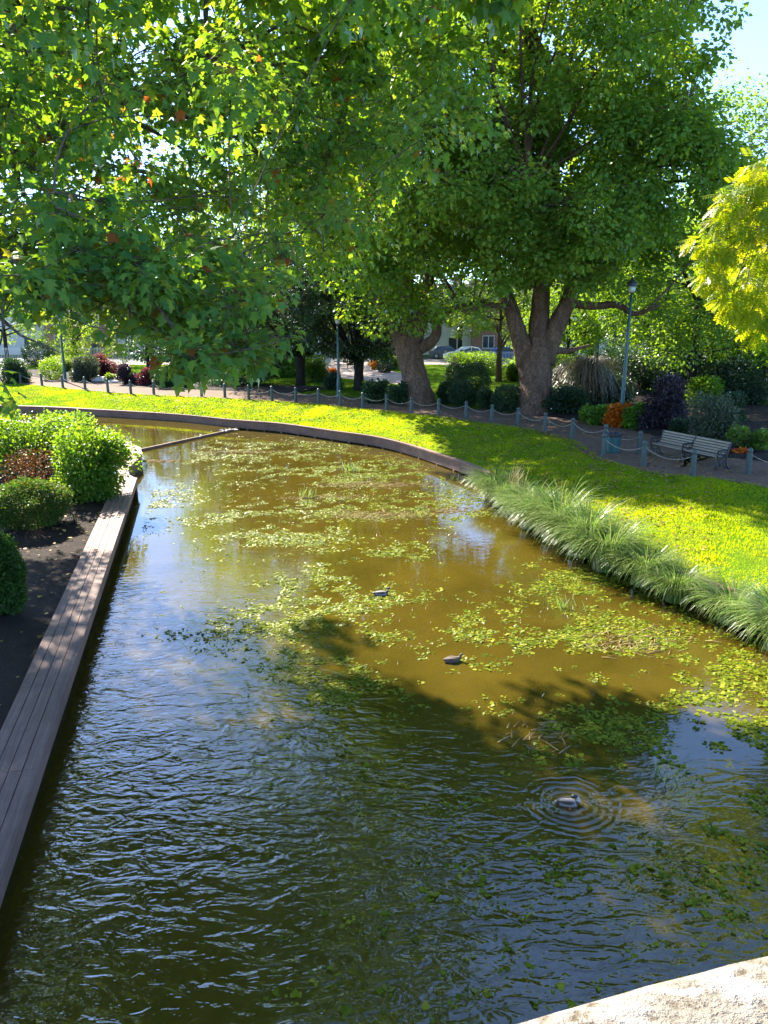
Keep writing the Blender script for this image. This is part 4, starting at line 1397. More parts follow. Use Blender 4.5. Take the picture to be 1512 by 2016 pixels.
BOLL = [(-4, 751, 'slim grey bollard half cut by the left edge of the photo'),
        (41, 755, 'leftmost whole bollard on the sunny lawn edge'),
        (83, 759, 'bollard on the sunny lawn edge, second whole one from the left'),
        (124, 763, 'bollard on the sunny lawn edge beside the far left lamp pole'),
        (168, 767, 'bollard on the sunny lawn edge in front of the grey bush'),
        (213, 772, 'bollard on the sunny lawn edge in front of the lime flower clump'),
        (258, 775, 'last bollard on the sunny lawn edge before the hanging leaves'),
        (303, 777, 'bollard peeping out left of the hanging leaf tip'),
        (350, 779, 'bollard veiled by the middle of the hanging leaf tip'),
        (397, 781, 'bollard veiled by the right side of the hanging leaf tip'),
        (443, 783, 'first clear bollard right of the hanging leaf tip'),
        (490, 786, 'second clear bollard right of the hanging leaf tip'),
        (536, 789, 'bollard behind the tip of the long leafy twig'),
        (582, 792, 'bollard in front of the left hornbeam trunk'),
        (627, 795, 'bollard just left of the thin far lamp post'),
        (670, 799, 'bollard directly in front of the thin far lamp post'),
        (714, 804, 'bollard in front of the right hornbeam trunk, left of the broad leaved bush'),
        (761, 808, 'bollard in front of the broad leaved bushes'),
        (810, 814, 'bollard in front of the burred leaning plane trunk'),
        (863, 818, 'bollard just right of the burred plane trunk'),
        (917, 824, 'bollard in front of the clipped balls'),
        (968, 832, 'bollard right of the clipped ball group, second left of the tallest plane'),
        (1019, 839, 'bollard just left of the foot of the tallest plane'),
        (1073, 851, 'bollard just right of the foot of the tallest plane'),
        (1127, 864, 'bollard on the path edge left of the bin, alone before the gap'),
        (1190, 878, 'back bollard standing behind the left corner bollard of the bin'),
        (1258, 894, 'back bollard right of the bin at the left end of the bench')]
FRONT = [(1188, 900, 'front corner bollard standing close left of the teal bin'),
         (1266, 917, 'front bollard before the left end of the bench'),
         (1363, 938, 'front bollard before the middle of the bench, on the lawn corner'),
         (1472, 934, 'bollard right of the bench, the rightmost in the photo')]
proto = bollard_proto()
proto['category'] = 'bollard'
proto['group'] = 'bollards along the pond path'
pos_main, pos_front = [], []
first = True
for lst, acc in ((BOLL, pos_main), (FRONT, pos_front)):
    for (u, v, lab) in lst:
        p = P(u, v, ZP)
        p = (p[0], p[1], ZP - .02)
        if first:
            proto.location = p
            proto['label'] = lab
            o = proto
            first = False
        else:
            o = copy_thing(proto, lab, p, random.uniform(-.15, .15))
        o.rotation_euler.x = random.uniform(-.02, .02)
        o.rotation_euler.y = random.uniform(-.02, .02)
        acc.append((Vector(p), lab))


def chain(a, b, label, sag=.26):
    a = a + Vector((0, 0, .70)); b = b + Vector((0, 0, .70))
    n = 25
    L = (b - a).length
    sag = min(sag, L * .13)
    pts = [a.lerp(b, i / (n - 1)) - Vector((0, 0, sag * 4 * (i / (n - 1)) * (1 - i / (n - 1)))) for i in range(n)]
    rs = [.013 + (.004 if i % 2 else -.003) for i in range(n)]
    o_ = pts[0].copy()
    g = Geo()
    g.tube([p - o_ for p in pts], rs, 6)
    o = g.build('chain', 'chain_metal', None, loc=o_)
    tag(o, label, 'chain', 'chains slung between the bollards')


def short(lab):
    for w in ('slim grey ', 'leftmost whole ', 'last ', ):
        pass
    return lab


CH_LAB = ['chain running off the left edge to the leftmost whole bollard',
          'chain between the two leftmost whole bollards',
          'chain just left of the far left lamp pole',
          'chain just right of the far left lamp pole',
          'chain on the sunny lawn edge before the red maple',
          'chain on the sunny lawn edge before the dark bush',
          'chain ending left of the hanging leaf tip',
          'chain behind the left side of the hanging leaf tip',
          'chain behind the right side of the hanging leaf tip',
          'chain coming out right of the hanging leaf tip',
          'chain between the two clear bollards right of the leaf tip',
          'chain behind the long leafy twig',
          'chain left of the left hornbeam trunk',
          'chain right of the left hornbeam trunk',
          'chain just left of the thin far lamp post',
          'chain just right of the thin far lamp post',
          'chain across the left broad leaved bush',
          'chain left of the burred plane trunk, across the right broad leaved bush',
          'chain across the foot of the burred plane trunk',
          'chain before the left of the clipped balls',
          'chain before the largest clipped ball',
          'chain before the ball at the left foot of the tallest plane',
          'chain across the foot of the tallest plane',
          'chain just right of the tallest plane, above the shaded lawn',
          'chain leading to the back bollard by the bin',
          'chain hanging behind the teal bin between the two back bollards']
for i in range(len(pos_main) - 1):
    chain(pos_main[i][0], pos_main[i + 1][0], CH_LAB[i])
chain(pos_front[0][0], pos_front[1][0], 'chain hanging in front of the teal bin')
chain(pos_front[1][0], pos_front[2][0], 'chain hanging in front of the bench seat')
chain(pos_front[3][0], Vector((13.6, 23.1, ZP)), 'chain leaving the rightmost bollard toward the right edge')
o = copy_thing(proto, 'bollard outside the right edge holding the last chain', (13.6, 23.1, ZP - .02))

# ------------------------------------------------------------------ lamps
def lamp(u, v, h, label, lean=0.0):
    p = P(u, v, ZP)
    t = empty('street_lamp', p, 0, label, 'lamp post')
    t.rotation_euler.y = lean
    g = Geo()
    g.lathe([(.15, -.1), (.15, .05), (.12, .08), (.115, 1.1), (.09, 1.2), (.082, h * .6), (.055, h - .62)], 12)
    g.build('pole', 'lamp_paint', t, smooth=True)
    g = Geo()
    g.lathe([(.045, h - .63), (.06, h - .6), (.05, h - .55), (.12, h - .50)], 12)
    for k in range(4):
        a = k * math.pi / 2 + .6
        g.tube([(.11 * math.cos(a), .11 * math.sin(a), h - .5), (.2 * math.cos(a), .2 * math.sin(a), h - .2)], .008, 5)
    g.build('lantern_frame', 'black_paint', t)
    g = Geo()
    g.lathe([(.10, h - .495), (.155, h - .40), (.185, h - .215)], 14)
    g.build('lantern_glass', 'lamp_glass', t, smooth=True)
    g = Geo()
    g.lathe([(.235, h - .21), (.24, h - .17), (.20, h - .05), (.15, h + .03), (.06, h + .09), (.05, h + .13), (.035, h + .16), (.008, h + .2)], 16)
    g.build('hood', 'black_paint', t, smooth=True)
    return t


lamp(1221, 838, 6.55, 'tall teal lamp post standing behind the teal bin, by the orange shrub', .008)
lamp(667, 784, 5.0, 'thin dark lamp post in front of the hornbeams')
lamp(129, 752, 5.0, 'pale lamp pole in the left flower bed behind the sunny bollards')

# ------------------------------------------------------------------ bin
p = P(1206, 891, ZP)
t = empty('litter_bin', p, 0, 'round teal litter bin with a black bag lining', 'bin')
g = Geo()
g.lathe([(.25, 0), (.255, .03), (.262, .06), (.285, .70), (.293, .71), (.293, .735), (.275, .735), (.268, .70), (.255, .10)], 24)
g.build('drum', 'bin_paint', t, smooth=False)
g = Geo()
prof = [(.296, .62), (.300, .70), (.302, .745), (.27, .765), (.25, .74), (.22, .55)]
vs = []
for j, (r, z) in enumerate(prof):
    for k in range(28):
        a = 2 * math.pi * k / 28
        vs.append(((r + random.uniform(-.004, .008)) * math.cos(a), (r + random.uniform(-.004, .008)) * math.sin(a), z + random.uniform(-.025, .02)))
g.add(vs, [(j * 28 + k, j * 28 + (k + 1) % 28, (j + 1) * 28 + (k + 1) % 28, (j + 1) * 28 + k) for j in range(len(prof) - 1) for k in range(28)])
g.build('bag', 'bag_plastic', t)

# ------------------------------------------------------------------ bench
e0 = np.array(P(1279, 896, ZP)[:2]); e1 = np.array(P(1409, 926, ZP)[:2])
mid = (e0 + e1) / 2
bd = e1 - e0
BL = np.linalg.norm(bd)
brz = math.atan2(bd[1], bd[0])
t = empty('park_bench', (mid[0], mid[1], ZP + .008), brz, 'long double park bench with pale slats and black scrolled iron ends', 'bench')
# local: x along bench, +y to the back (away from the pond)
g = Geo()
nb_ = 4
for k in range(nb_):
    for s in (-1, 1):
        g.box((s * BL / 4, .06 + k * .095, .43 + .006 * (k - 1.5) ** 2), (BL / 2 - .09, .08, .032))
g.build('seat', 'bench_wood', t)
g = Geo()
for k in range(5):
    z = .52 + k * .088
    yy = .44 + .022 * k + .004 * k * k
    for s in (-1, 1):
        g.box((s * BL / 4, yy, z), (BL / 2 - .09, .028, .070), rx=-.22 - .03 * k)
g.build('backrest', 'bench_wood', t)
for xx in (-BL / 2, 0, BL / 2):
    g = Geo()
    def tb(pts, r=.022): g.tube([(xx, a, b) for a, b in pts], r, 7)
    tb([(.02, .03), (.0, .16), (.05, .30), (.02, .40), (.10, .42), (.30, .40), (.44, .44), (.50, .62), (.56, .80), (.60, .92)], .026)
    tb([(.44, .42), (.42, .30), (.46, .16), (.54, .05), (.57, .02)], .026)
    tb([(.02, .03), (-.05, .02)], .03)
    tb([(.57, .02), (.63, .03)], .03)
    tb([(.05, .25), (.2, .20), (.42, .26)], .02)
    tb([(.05, .31), (.22, .36), (.42, .31)], .018)
    # arm rest with scrolls
    tb([(.03, .42), (-.01, .50), (.0, .60), (.06, .66), (.18, .67), (.34, .66), (.50, .68)], .024)
    for (cy_, cz_, rr_, n_) in ((.10, .57, .06, 12), (.24, .55, .075, 12), (.38, .57, .065, 12), (.30, .48, .035, 10)):
        tb([(cy_ + rr_ * math.cos(a), cz_ + rr_ * math.sin(a)) for a in np.linspace(0, 2 * math.pi, n_)], .014)
    tb([(.12, .28), (.18, .10), (.10, .04), (.02, .05)], .018)
    tb([(.36, .28), (.32, .12), (.42, .06), (.54, .05)], .018)
    g.build('end_frame', 'cast_iron', t)

# ------------------------------------------------------------------ ducks
def duck(loc, rz, label, female=False, preen=False, scale=1.0):
    t = empty('duck', loc, rz, label, 'duck', 'mallards on the pond')
    t.scale = (scale,) * 3
    g = Geo()
    mats = ['duck_dark', 'duck_white', 'duck_grey', 'duck_breast', 'duck_head', 'duck_brown']
    if preen:
        sp_ = [(-.30, 0, .075, .012), (-.27, 0, .07, .035), (-.21, 0, .055, .07), (-.12, 0, .045, .095), (-.02, 0, .04, .108), (.08, 0, .04, .105), (.16, 0, .05, .085), (.205, .01, .085, .06),
               (.215, .03, .125, .042), (.195, .05, .155, .036), (.155, .07, .165, .040), (.11, .085, .155, .042), (.07, .095, .14, .030), (.05, .10, .13, .014)]
    else:
        sp_ = [(-.30, 0, .095, .010), (-.27, 0, .085, .03), (-.21, 0, .06, .065), (-.12, 0, .045, .092), (-.02, 0, .04, .105), (.08, 0, .045, .100), (.155, 0, .065, .078), (.195, 0, .105, .050),
               (.208, 0, .15, .034), (.212, 0, .19, .030), (.222, 0, .225, .038), (.25, 0, .24, .040), (.28, 0, .232, .030), (.295, 0, .225, .012)]
    if female:
        ml = [5] * 13
        sp_ = [(a, b, c if i < 8 else c - .05 * min(1, (i - 7) / 3), d) for i, (a, b, c, d) in enumerate(sp_)]
    else:
        ml = [1, 0, 2, 2, 2, 2, 3, 1 if preen else 3, 1, 4, 4, 4, 4]
        if not preen: ml[7] = 3
    g.tube([(a, b, c) for a, b, c, d in sp_], [d for a, b, c, d in sp_], 14, mat=ml)
    b_ = g.build('body', mats, t, smooth=True)
    hp = sp_[-1]
    hd = Vector(hp[:3]) - Vector(sp_[-3][:3]); hd.normalize()
    g = Geo()
    base = Vector(hp[:3]) - hd * .012
    sd = Vector((0, 0, 1)).cross(hd).normalized()
    vs = []
    for q, w_, h_ in ((0, .014, .012), (.03, .013, .007), (.055, .014, .004), (.064, .008, .002)):
        c_ = base + hd * q - Vector((0, 0, .006 + q * .12))
        vs += [c_ - sd * w_ - Vector((0, 0, h_)), c_ + sd * w_ - Vector((0, 0, h_)), c_ + sd * w_ * .8 + Vector((0, 0, h_)), c_ - sd * w_ * .8 + Vector((0, 0, h_))]
    fs = []
    for i in range(3):
        for k in range(4):
            fs.append((i * 4 + k, i * 4 + (k + 1) % 4, i * 4 + 4 + (k + 1) % 4, i * 4 + 4 + k))
    fs += [(3, 2, 1, 0), (12, 13, 14, 15)]
    g.add(vs, fs)
    g.build('bill', 'duck_bill', t)
    for s in (-1, 1):
        g = Geo()
        pts = [(.11, s * .070, .085), (.02, s * .085, .10), (-.08, s * .072, .10), (-.18, s * .045, .095), (-.27, s * .015, .10)]
        g.tube(pts, [.018, .042, .040, .026, .006], 8)
        o = g.build('wing', 'duck_brown' if female else 'duck_dark', t, smooth=True)
        g = Geo()
        e_ = Vector(sp_[-3][:3]) + sd * s * .034 + Vector((0, 0, .012))
        g.lathe([(.001, -.005), (.005, -.002), (.005, .002), (.001, .005)], 8, e_)
        g.build('eye', 'black_paint', t)
    if preen:
        g = Geo()
        g.tube([(-.02, -.09, .02), (-.0, -.14, .012)], [.008, .007], 6)
        vs = [(0, -.135, .016), (.03, -.185, .012), (.0, -.20, .012), (-.03, -.185, .012)]
        g.add(vs + [(x_, y_, z_ - .006) for x_, y_, z_ in vs], [(0, 1, 2, 3), (7, 6, 5, 4), (0, 4, 5, 1), (1, 5, 6, 2), (2, 6, 7, 3), (3, 7, 4, 0)])
        g.build('foot', 'duck_foot', t)
    return t


duck(P(751, 1171, 0), R(4), 'drake with dark head and pale sides swimming with neck raised', scale=.68)
duck(P(892, 1302, 0), R(12), 'mottled brown hen duck resting low on the shaded water', female=True, scale=.66)
duck(P(1119, 1584, 0), R(-4), 'preening drake in the middle of ring ripples near the parapet', preen=True, scale=.60)

# ------------------------------------------------------------------ water weed, litter, grass
def in_view_scatter(n, u0, u1, v0, v1, z):
    u = RNG.uniform(u0, u1, n); v = RNG.uniform(v0, v1, n)
    a, b = (u - 756) / F, (v - 1008) / F
    t_ = (H - z) / (sp + b * cp)
    return np.stack([a * t_, t_ * (cp - b * sp)], 1), t_


def inside_pond(xy):
    # between boardwalk and right wall
    wx = np.interp(xy[:, 1], WL[::-1][:, 1][np.argsort(WL[::-1][:, 1])], WL[::-1][:, 0][np.argsort(WL[::-1][:, 1])])
    lx = np.interp(xy[:, 1], [DA0[1], DB[1], 35, 44], [DA0[0], DB[0], -11.5, -9])
    fy = np.interp(xy[:, 0], WL[:int(N * .66), 0], WL[:int(N * .66), 1])
    return (xy[:, 0] < wx - .5) & (xy[:, 0] > lx + .5) & (xy[:, 1] < fy - .5)


# patches in metres on the pond: (centre pixel, radius x, radius y, weight)
WEED = [((640, 1170), 1.7, 1.9, 1.0), ((520, 1215), 1.6, 1.0, .95), ((700, 1290), 1.0, 1.2, .85), ((690, 1370), .7, .9, .6), ((480, 1010), 2.2, 1.8, .55), ((560, 1055), 1.6, 1.5, .85), ((620, 1000), 3.0, 1.6, .6), ((700, 930), 4.4, 2.4, .6), ((500, 890), 4.5, 2.6, .42),
        ((850, 1000), 2.4, 2.0, .6), ((800, 1090), 1.3, 1.0, .6), ((1000, 1250), 1.0, 1.6, .7), ((1200, 1270), 1.9, 1.6, 1.0), ((1380, 1360), 2.0, 1.6, 1.1), ((1150, 1160), 1.4, 1.6, .8), ((1120, 1420), 1.1, 1.0, .9), ((1330, 1480), 1.6, 1.0, .9),
        ((1480, 1500), 1.5, 2.2, 1.1), ((1470, 1730), .9, 1.6, 1.0), ((1180, 1700), 1.6, 1.6, .25), ((980, 1900), 1.4, 1.4, .25), ((290, 1000), 1.0, 2.6, .6), ((940, 1590), 1.2, .6, .3)]


def weed_weight(x, y):
    w = np.zeros(len(x))
    for (c_, rx_, ry_, k_) in WEED:
        p_ = P(c_[0], c_[1], 0)
        d2 = ((x - p_[0]) / rx_) ** 2 + ((y - p_[1]) / ry_) ** 2
        w = np.maximum(w, k_ * np.exp(-d2 * 1.1))
    return w


n = 420000
xy = np.stack([RNG.uniform(-9, 9.5, n), RNG.uniform(4.5, 42, n)], 1)
w = weed_weight(xy[:, 0], xy[:, 1])
dx_, dy_ = xy[:, 0] * .88 + xy[:, 1] * .47, (-xy[:, 0] * .47 + xy[:, 1] * .88) * 1.9
pn_ = fbm(dx_, dy_, 2.1, 77)
keep = inside_pond(xy) & (RNG.random(n) < np.clip((w + .0) * (pn_ * .6 + .4 * vnoise(xy[:, 0], xy[:, 1], .38, 3) - .42) * 7.0, 0, 1))
xy = xy[keep]
n = len(xy)
# rosettes: four to five leaves around each point
kk = 5
idx = np.repeat(np.arange(n), kk)
a = RNG.uniform(0, 2 * math.pi, len(idx))
dirv = np.stack([np.cos(a), np.sin(a), RNG.uniform(-.1, .25, len(idx))], 1)
nrm = np.stack([RNG.normal(0, .3, len(idx)), RNG.normal(0, .3, len(idx)), np.ones(len(idx))], 1)
zz = np.where(RNG.random(n) < np.where(xy[:, 1] < 9.3 - .25 * xy[:, 0], .14, .42), .004, -.012 - RNG.random(n) ** 1.2 * .10)
pos = np.column_stack([xy, zz])[idx] + dirv * .03
tt = np.clip(RNG.normal(.5, .25, n)[idx] + RNG.normal(0, .1, len(idx)), 0, 1)
me = leaf_mesh('water_weed', pos, .022 + .085 * RNG.random(len(idx)) ** 2.0, dirv, nrm, T_LOBE, 'weed_leaf', tt)
tag(link('water_weed', me), 'yellow green water weed leaves growing in patches just under the pond surface', 'water weed', kind='stuff')

T_BLADE = (np.array([(-.035, 0, 0), (.035, 0, 0), (.02, .6, 0), (0, 1, -.08), (-.02, .6, 0)], np.float32), [(0, 1, 2, 3, 4)])
# floating straw mats, submerged grassy weed
mats_ = [((740, 1015), 1.5, .55, 500), ((725, 955), 2.2, .5, 420), ((640, 980), 1.8, .4, 150), ((480, 890), 2.2, .4, 240), ((880, 1005), 1.0, .5, 160), ((1220, 1272), .8, .5, 150), ((300, 908), 1.0, .3, 130), ((1270, 1250), .9, .6, 80), ((1060, 1450), .6, .5, 60)]
ps, ds, sz = [], [], []
for (c_, rx_, ry_, n_) in mats_:
    p_ = P(c_[0], c_[1], 0)
    q = RNG.normal(size=(n_, 2)) * np.array([rx_, ry_]) * .5
    ps.append(np.column_stack([p_[0] + q[:, 0], p_[1] + q[:, 1], RNG.uniform(.004, .025, n_)]))
    a = RNG.normal(.5, .8, n_)
    ds.append(np.stack([np.cos(a), np.sin(a), RNG.uniform(-.05, .12, n_)], 1))
    sz.append(RNG.uniform(.10, .42, n_))
ps, ds, sz = np.concatenate(ps), np.concatenate(ds), np.concatenate(sz)
me = leaf_mesh('floating_straw', ps, sz, ds, np.tile([[0, .05, 1.]], (len(ps), 1)), T_BLADE, 'straw_stalk')
tag(link('floating_straw', me), 'pale dead stalks matted on the pond surface', 'dead stalks', kind='stuff')
bl_ = [((830, 1060), 2.2, 1.2, 900), ((790, 1260), 1.5, 1.2, 380), ((1050, 1210), 2.0, 1.6, 420), ((900, 1180), 1.6, 1.4, 240), ((740, 1220), 1.4, 1.4, 300), ((560, 1120), 2.4, 1.6, 250), ((1000, 1350), 1.2, 1.2, 120), ((950, 1880), 1.6, .8, 40), ((1200, 1800), 1.6, 1.0, 60)]
ps, ds, sz = [], [], []
for (c_, rx_, ry_, n_) in bl_:
    p_ = P(c_[0], c_[1], 0)
    q = RNG.normal(size=(n_, 2)) * np.array([rx_, ry_]) * .5
    ps.append(np.column_stack([p_[0] + q[:, 0], p_[1] + q[:, 1], np.full(n_, -.14)]))
    a = RNG.normal(1.2, .8, n_)
    ds.append(np.stack([np.cos(a), np.sin(a), RNG.uniform(.25, 1.0, n_)], 1))
    sz.append(RNG.uniform(.12, .3, n_))
ps, ds, sz = np.concatenate(ps), np.concatenate(ds), np.concatenate(sz)
me = leaf_mesh('water_grass', ps, sz, ds, rand_dir(len(ps)), T_BLADE, 'straw_stalk', np.clip(RNG.normal(.35, .2, len(ps)), 0, 1))
tag(link('water_grass', me), 'tan grassy weed standing up through the shallow water', 'water weed', kind='stuff')

# small emergent reed shoots
for (u, v, h, n_, lab) in ((604, 978, .45, 26, 'tuft of pale reed shoots standing in the upper middle of the pond'), (688, 928, .5, 34, 'tuft of green reed shoots before the curved timber wall'),
                           (1112, 1196, .35, 22, 'small tuft of reed shoots in the water off the sedge row'), (892, 944, .3, 14, 'few reed shoots at the foot of the timber wall'), (1305, 1545, .3, 10, 'sparse reed shoots near the rings of the preening drake')):
    g_ = np.random.default_rng(int(u))
    a = g_.uniform(0, 6.28, n_)
    dv = np.stack([np.cos(a) * .45, np.sin(a) * .45, np.ones(n_)], 1)
    b_ = np.column_stack([g_.normal(0, .18, n_), g_.normal(0, .12, n_), np.full(n_, -.05)])
    me = leaf_mesh('reed_shoots', b_, h * g_.uniform(.6, 1.1, n_), dv, rand_dir(n_), T_BLADE, 'sedge_blade', g_.uniform(.5, 1, n_))
    tag(link('reed_shoots', me, None, P(u, v, 0)), lab, 'reeds', 'reed shoots in the pond')
# broken branch in the blue water
g = Geo()
bp = Vector(P(1365, 1712, 0))
g.tube([Vector((-.12, .1, .03)), Vector((.08, .05, .06)), Vector((.16, -.05, .02))], [.006, .005, .003], 5)
g.tube([Vector((-.12, .1, .03)), Vector((.0, -.06, .09)), Vector((.1, -.12, .02))], [.005, .004, .003], 5)
g.tube([Vector((.08, .05, .06)), Vector((.02, -.12, .06)), Vector((-.12, -.22, -.02))], [.005, .004, .003], 5)
tag(g.build('broken_twig', 'dark_bark', None, loc=bp), 'dark broken twig poking from the blue water by the parapet', 'twig')

# lawn grass tufts: dense where the lawn is near
def lawn_points(n, ia, ib, seed):
    g = np.random.default_rng(seed)
    i = g.uniform(ia, ib - 1.001, n)
    t_ = g.uniform(0.03, .99, n)
    i0_ = i.astype(int); fr_ = (i - i0_)[:, None]
    wl_ = WL[i0_] * (1 - fr_) + WL[i0_ + 1] * fr_
    el_ = EL[i0_] * (1 - fr_) + EL[i0_ + 1] * fr_
    xy_ = wl_ * (1 - t_[:, None]) + el_ * t_[:, None]
    z_ = lawn_z(t_) + (fbm(xy_[:, 0], xy_[:, 1], 2.5, 5) - .5) * .12 * np.minimum(1, 4 * t_ * (1 - t_))
    return np.column_stack([xy_, z_])


gp = np.concatenate([lawn_points(90000, int(N * .62), int(N * .90), 1), lawn_points(42000, int(N * .40), int(N * .64), 2), lawn_points(34000, int(N * .08), int(N * .42), 3)])
n = len(gp)
a = RNG.uniform(0, 6.28, n)
me = leaf_mesh('grass', gp - np.array([0, 0, .012]), RNG.uniform(.02, .075, n) * (.6 + .8 * vnoise(gp[:, 0], gp[:, 1], .7, 91)), np.stack([np.cos(a), np.sin(a), np.zeros(n)], 1), np.tile([[0, 0, 1.]], (n, 1)), T_TUFT, 'grass_blade',
               np.clip((fbm(gp[:, 0], gp[:, 1], 1.8, 17) - .5) * 2.2 + .45 + RNG.normal(0, .18, n), 0, 1))
tag(link('grass', me), 'short green grass blades of the pond lawn', 'grass', kind='stuff')

lp = np.concatenate([lawn_points(2600, int(N * .50), int(N * .80), 8), lawn_points(1500, int(N * .2), int(N * .5), 9)])
lp[:, 2] += .05
# on the path and under the trees
i = RNG.integers(int(N * .3), int(N * .85), 2600)
xy = EL[i] + EN[i] * RNG.uniform(-.2, 6.0, len(i))[:, None] + RNG.normal(0, .4, (len(i), 2))
lp2 = np.column_stack([xy, np.full(len(i), ZP + .03)])
# on the left bank and boardwalk
s_ = RNG.uniform(6, ln, 520)
off = RNG.uniform(-.0, 4.0, 520) ** 1.0
xy = DA0 + dk * s_[:, None] + dn * off[:, None]
keep = (off > .72) | (RNG.random(520) < .10)
lp3 = np.column_stack([xy, np.where(off > .72, .54, .562)])[keep]
lp = np.concatenate([lp, lp2, lp3])
n = len(lp)
a = RNG.uniform(0, 6.28, n)
me = leaf_mesh('fallen_leaves', lp, RNG.uniform(.05, .13, n), np.stack([np.cos(a), np.sin(a), RNG.uniform(-.1, .25, n)], 1), np.stack([RNG.normal(0, .25, n), RNG.normal(0, .25, n), np.ones(n)], 1), T_LOBE, 'litter_leaf')
tag(link('fallen_leaves', me), 'scattered yellow and brown fallen leaves on lawn, path and soil', 'fallen leaves', kind='stuff')

# ------------------------------------------------------------------ street behind: railings, cars, houses, gate, sign, post
def gy(zc, z=ZP):
    b = ((H - z) / zc - sp) / cp
    return zc * (cp - b * sp)


def railing(x0, x1, y, h, gap, label, mat, name='railings'):
    t = empty(name, ((x0 + x1) / 2, y, ZP), 0, label, 'railings')
    g = Geo(); g2 = Geo()
    L = x1 - x0
    nn = int(L / gap)
    for k in range(nn + 1):
        x_ = -L / 2 + k * L / nn
        g.box((x_, 0, h / 2), (.028, .028, h))
    g2.box((0, 0, h * .9), (L, .04, .04)); g2.box((0, 0, .15), (L, .04, .04))
    g.build('bars', mat, t); g2.build('rail', mat, t)
    for k in range(0, nn + 1, 16):
        g3 = Geo()
        g3.box((-L / 2 + k * L / nn, 0, h * .53), (.07, .07, h * 1.06))
        g3.build('post', mat, t)


railing(6, 34, gy(76), 1.5, .14, 'pale iron railings in front of the parked cars', 'railing_paint')
railing(-45, -26, gy(80), 1.7, .16, 'white picket railings before the pale houses at the left', 'white_paint')
xg0, xg1 = (672 - 756) / F * 74, (697 - 756) / F * 74
t = empty('park_gate', ((xg0 + xg1) / 2, gy(74), ZP), 0, 'grey metal barrier gate at the end of the paved walk', 'gate')
g = Geo()
for zz_ in (.35, .65, .95, 1.25):
    g.box((0, 0, zz_), (xg1 - xg0 + 1.4, .05, .06))
g.build('bars', 'black_paint', t)
for xx in (-.95, 0, .95):
    g = Geo()
    g.box((xx, 0, .68), (.09, .09, 1.36))
    g.build('post', 'black_paint', t)
p = P(646, 752, ZP)
t = empty('notice_sign', p, 0, 'small blank white notice board on a post between the hornbeams', 'sign')
g = Geo(); g.lathe([(.03, -.1), (.03, 2.2)], 8); g.build('post', 'black_paint', t)
g = Geo(); g.box((0, -.05, 1.75), (.42, .03, .62)); g.build('board', 'white_paint', t)
p = P(893, 752, ZP)
g = Geo(); g.box((0, 0, .9), (.26, .22, 2.0), taper=.9); g.box((0, 0, 1.93), (.30, .26, .06))
tag(g.build('wooden_post', 'yellow_wood', None, loc=p), 'yellow wooden post beside the burred plane, behind the darkest ball', 'post')


def car(u, zc, col, label, L=4.2, face=1):
    x = (u - 756) / F * zc
    t = empty('parked_car', (x, gy(zc), ZP + .012), 0 if face > 0 else math.pi, label, 'car', 'cars parked beyond the railings')
    h = L / 4.2
    W = 1.72
    side = [(-2.08, .32), (-2.1, .62), (-2.02, .86), (-1.75, .93), (-1.3, 1.38), (-.6, 1.47), (.25, 1.45), (1.0, .98), (1.75, .86), (2.06, .66), (2.1, .36), (1.9, .24), (-1.9, .24)]
    g = Geo()
    n_ = len(side)
    vs = []
    for yy, sc, dz in ((-W / 2, 1, 0), (-W / 2 + .10, 1, 0), (W / 2 - .10, 1, 0), (W / 2, 1, 0)):
        for (a_, b_) in side:
            inn = 0.14 if b_ > 1.2 else 0
            y2 = yy * (1 - inn) if abs(yy) > W / 2 - .2 else yy
            vs.append((a_ * h * (1 if abs(yy) < W / 2 - .05 else .985), y2, b_ * h + (.0 if abs(yy) < W / 2 - .05 else -.01)))
    fs = []
    for s_i in range(3):
        for k in range(n_):
            k2 = (k + 1) % n_
            fs.append((s_i * n_ + k, s_i * n_ + k2, (s_i + 1) * n_ + k2, (s_i + 1) * n_ + k))
    fs.append(tuple(range(n_))[::-1]); fs.append(tuple(3 * n_ + k for k in range(n_)))
    g.add(vs, fs)
    g.build('body', col, t)
    for s in (-1, 1):
        for win in ([(-1.45, .98), (-1.18, 1.34), (-.62, 1.41), (-.55, .96)], [(-.48, .96), (-.52, 1.41), (.2, 1.38), (.78, .99)]):
            g = Geo()
            y2 = s * (W / 2 - .03)
            vs = [(a_ * h, s * (W / 2 + .006 - (.115 if b_ > 1.2 else .0)), b_ * h) for a_, b_ in win]
            vs += [(a_, b_ - s * .02, c_) for a_, b_, c_ in vs]
            g.add(vs, [(0, 1, 2, 3), (7, 6, 5, 4), (0, 4, 5, 1), (1, 5, 6, 2), (2, 6, 7, 3), (3, 7, 4, 0)])
            g.build('window', 'window_glass', t)
        for xx in (-1.32, 1.30):
            w_ = empty('wheel', (xx * h, s * (W / 2 - .08), .31 * h)); w_.parent = t
            w_.rotation_euler = (math.pi / 2, 0, 0)
            g = Geo(); g.lathe([(.2, -.1), (.30, -.1), (.315, -.06), (.315, .06), (.30, .1), (.2, .1)], 20); g.build('tyre', 'tyre', w_)
            g = Geo(); g.lathe([(.195, -.112), (.06, -.09), (.03, -.095), (.03, .095), (.06, .09), (.195, .112)], 14); g.build('rim', 'rim', w_)
        g = Geo(); g.box((-2.05 * h, s * .66, .80 * h), (.12, .28, .14)); g.build('tail_light', 'tail_lamp', t)
        g = Geo(); g.box((2.02 * h, s * .62, .66 * h), (.14, .34, .13)); g.build('headlight', 'white_paint', t)


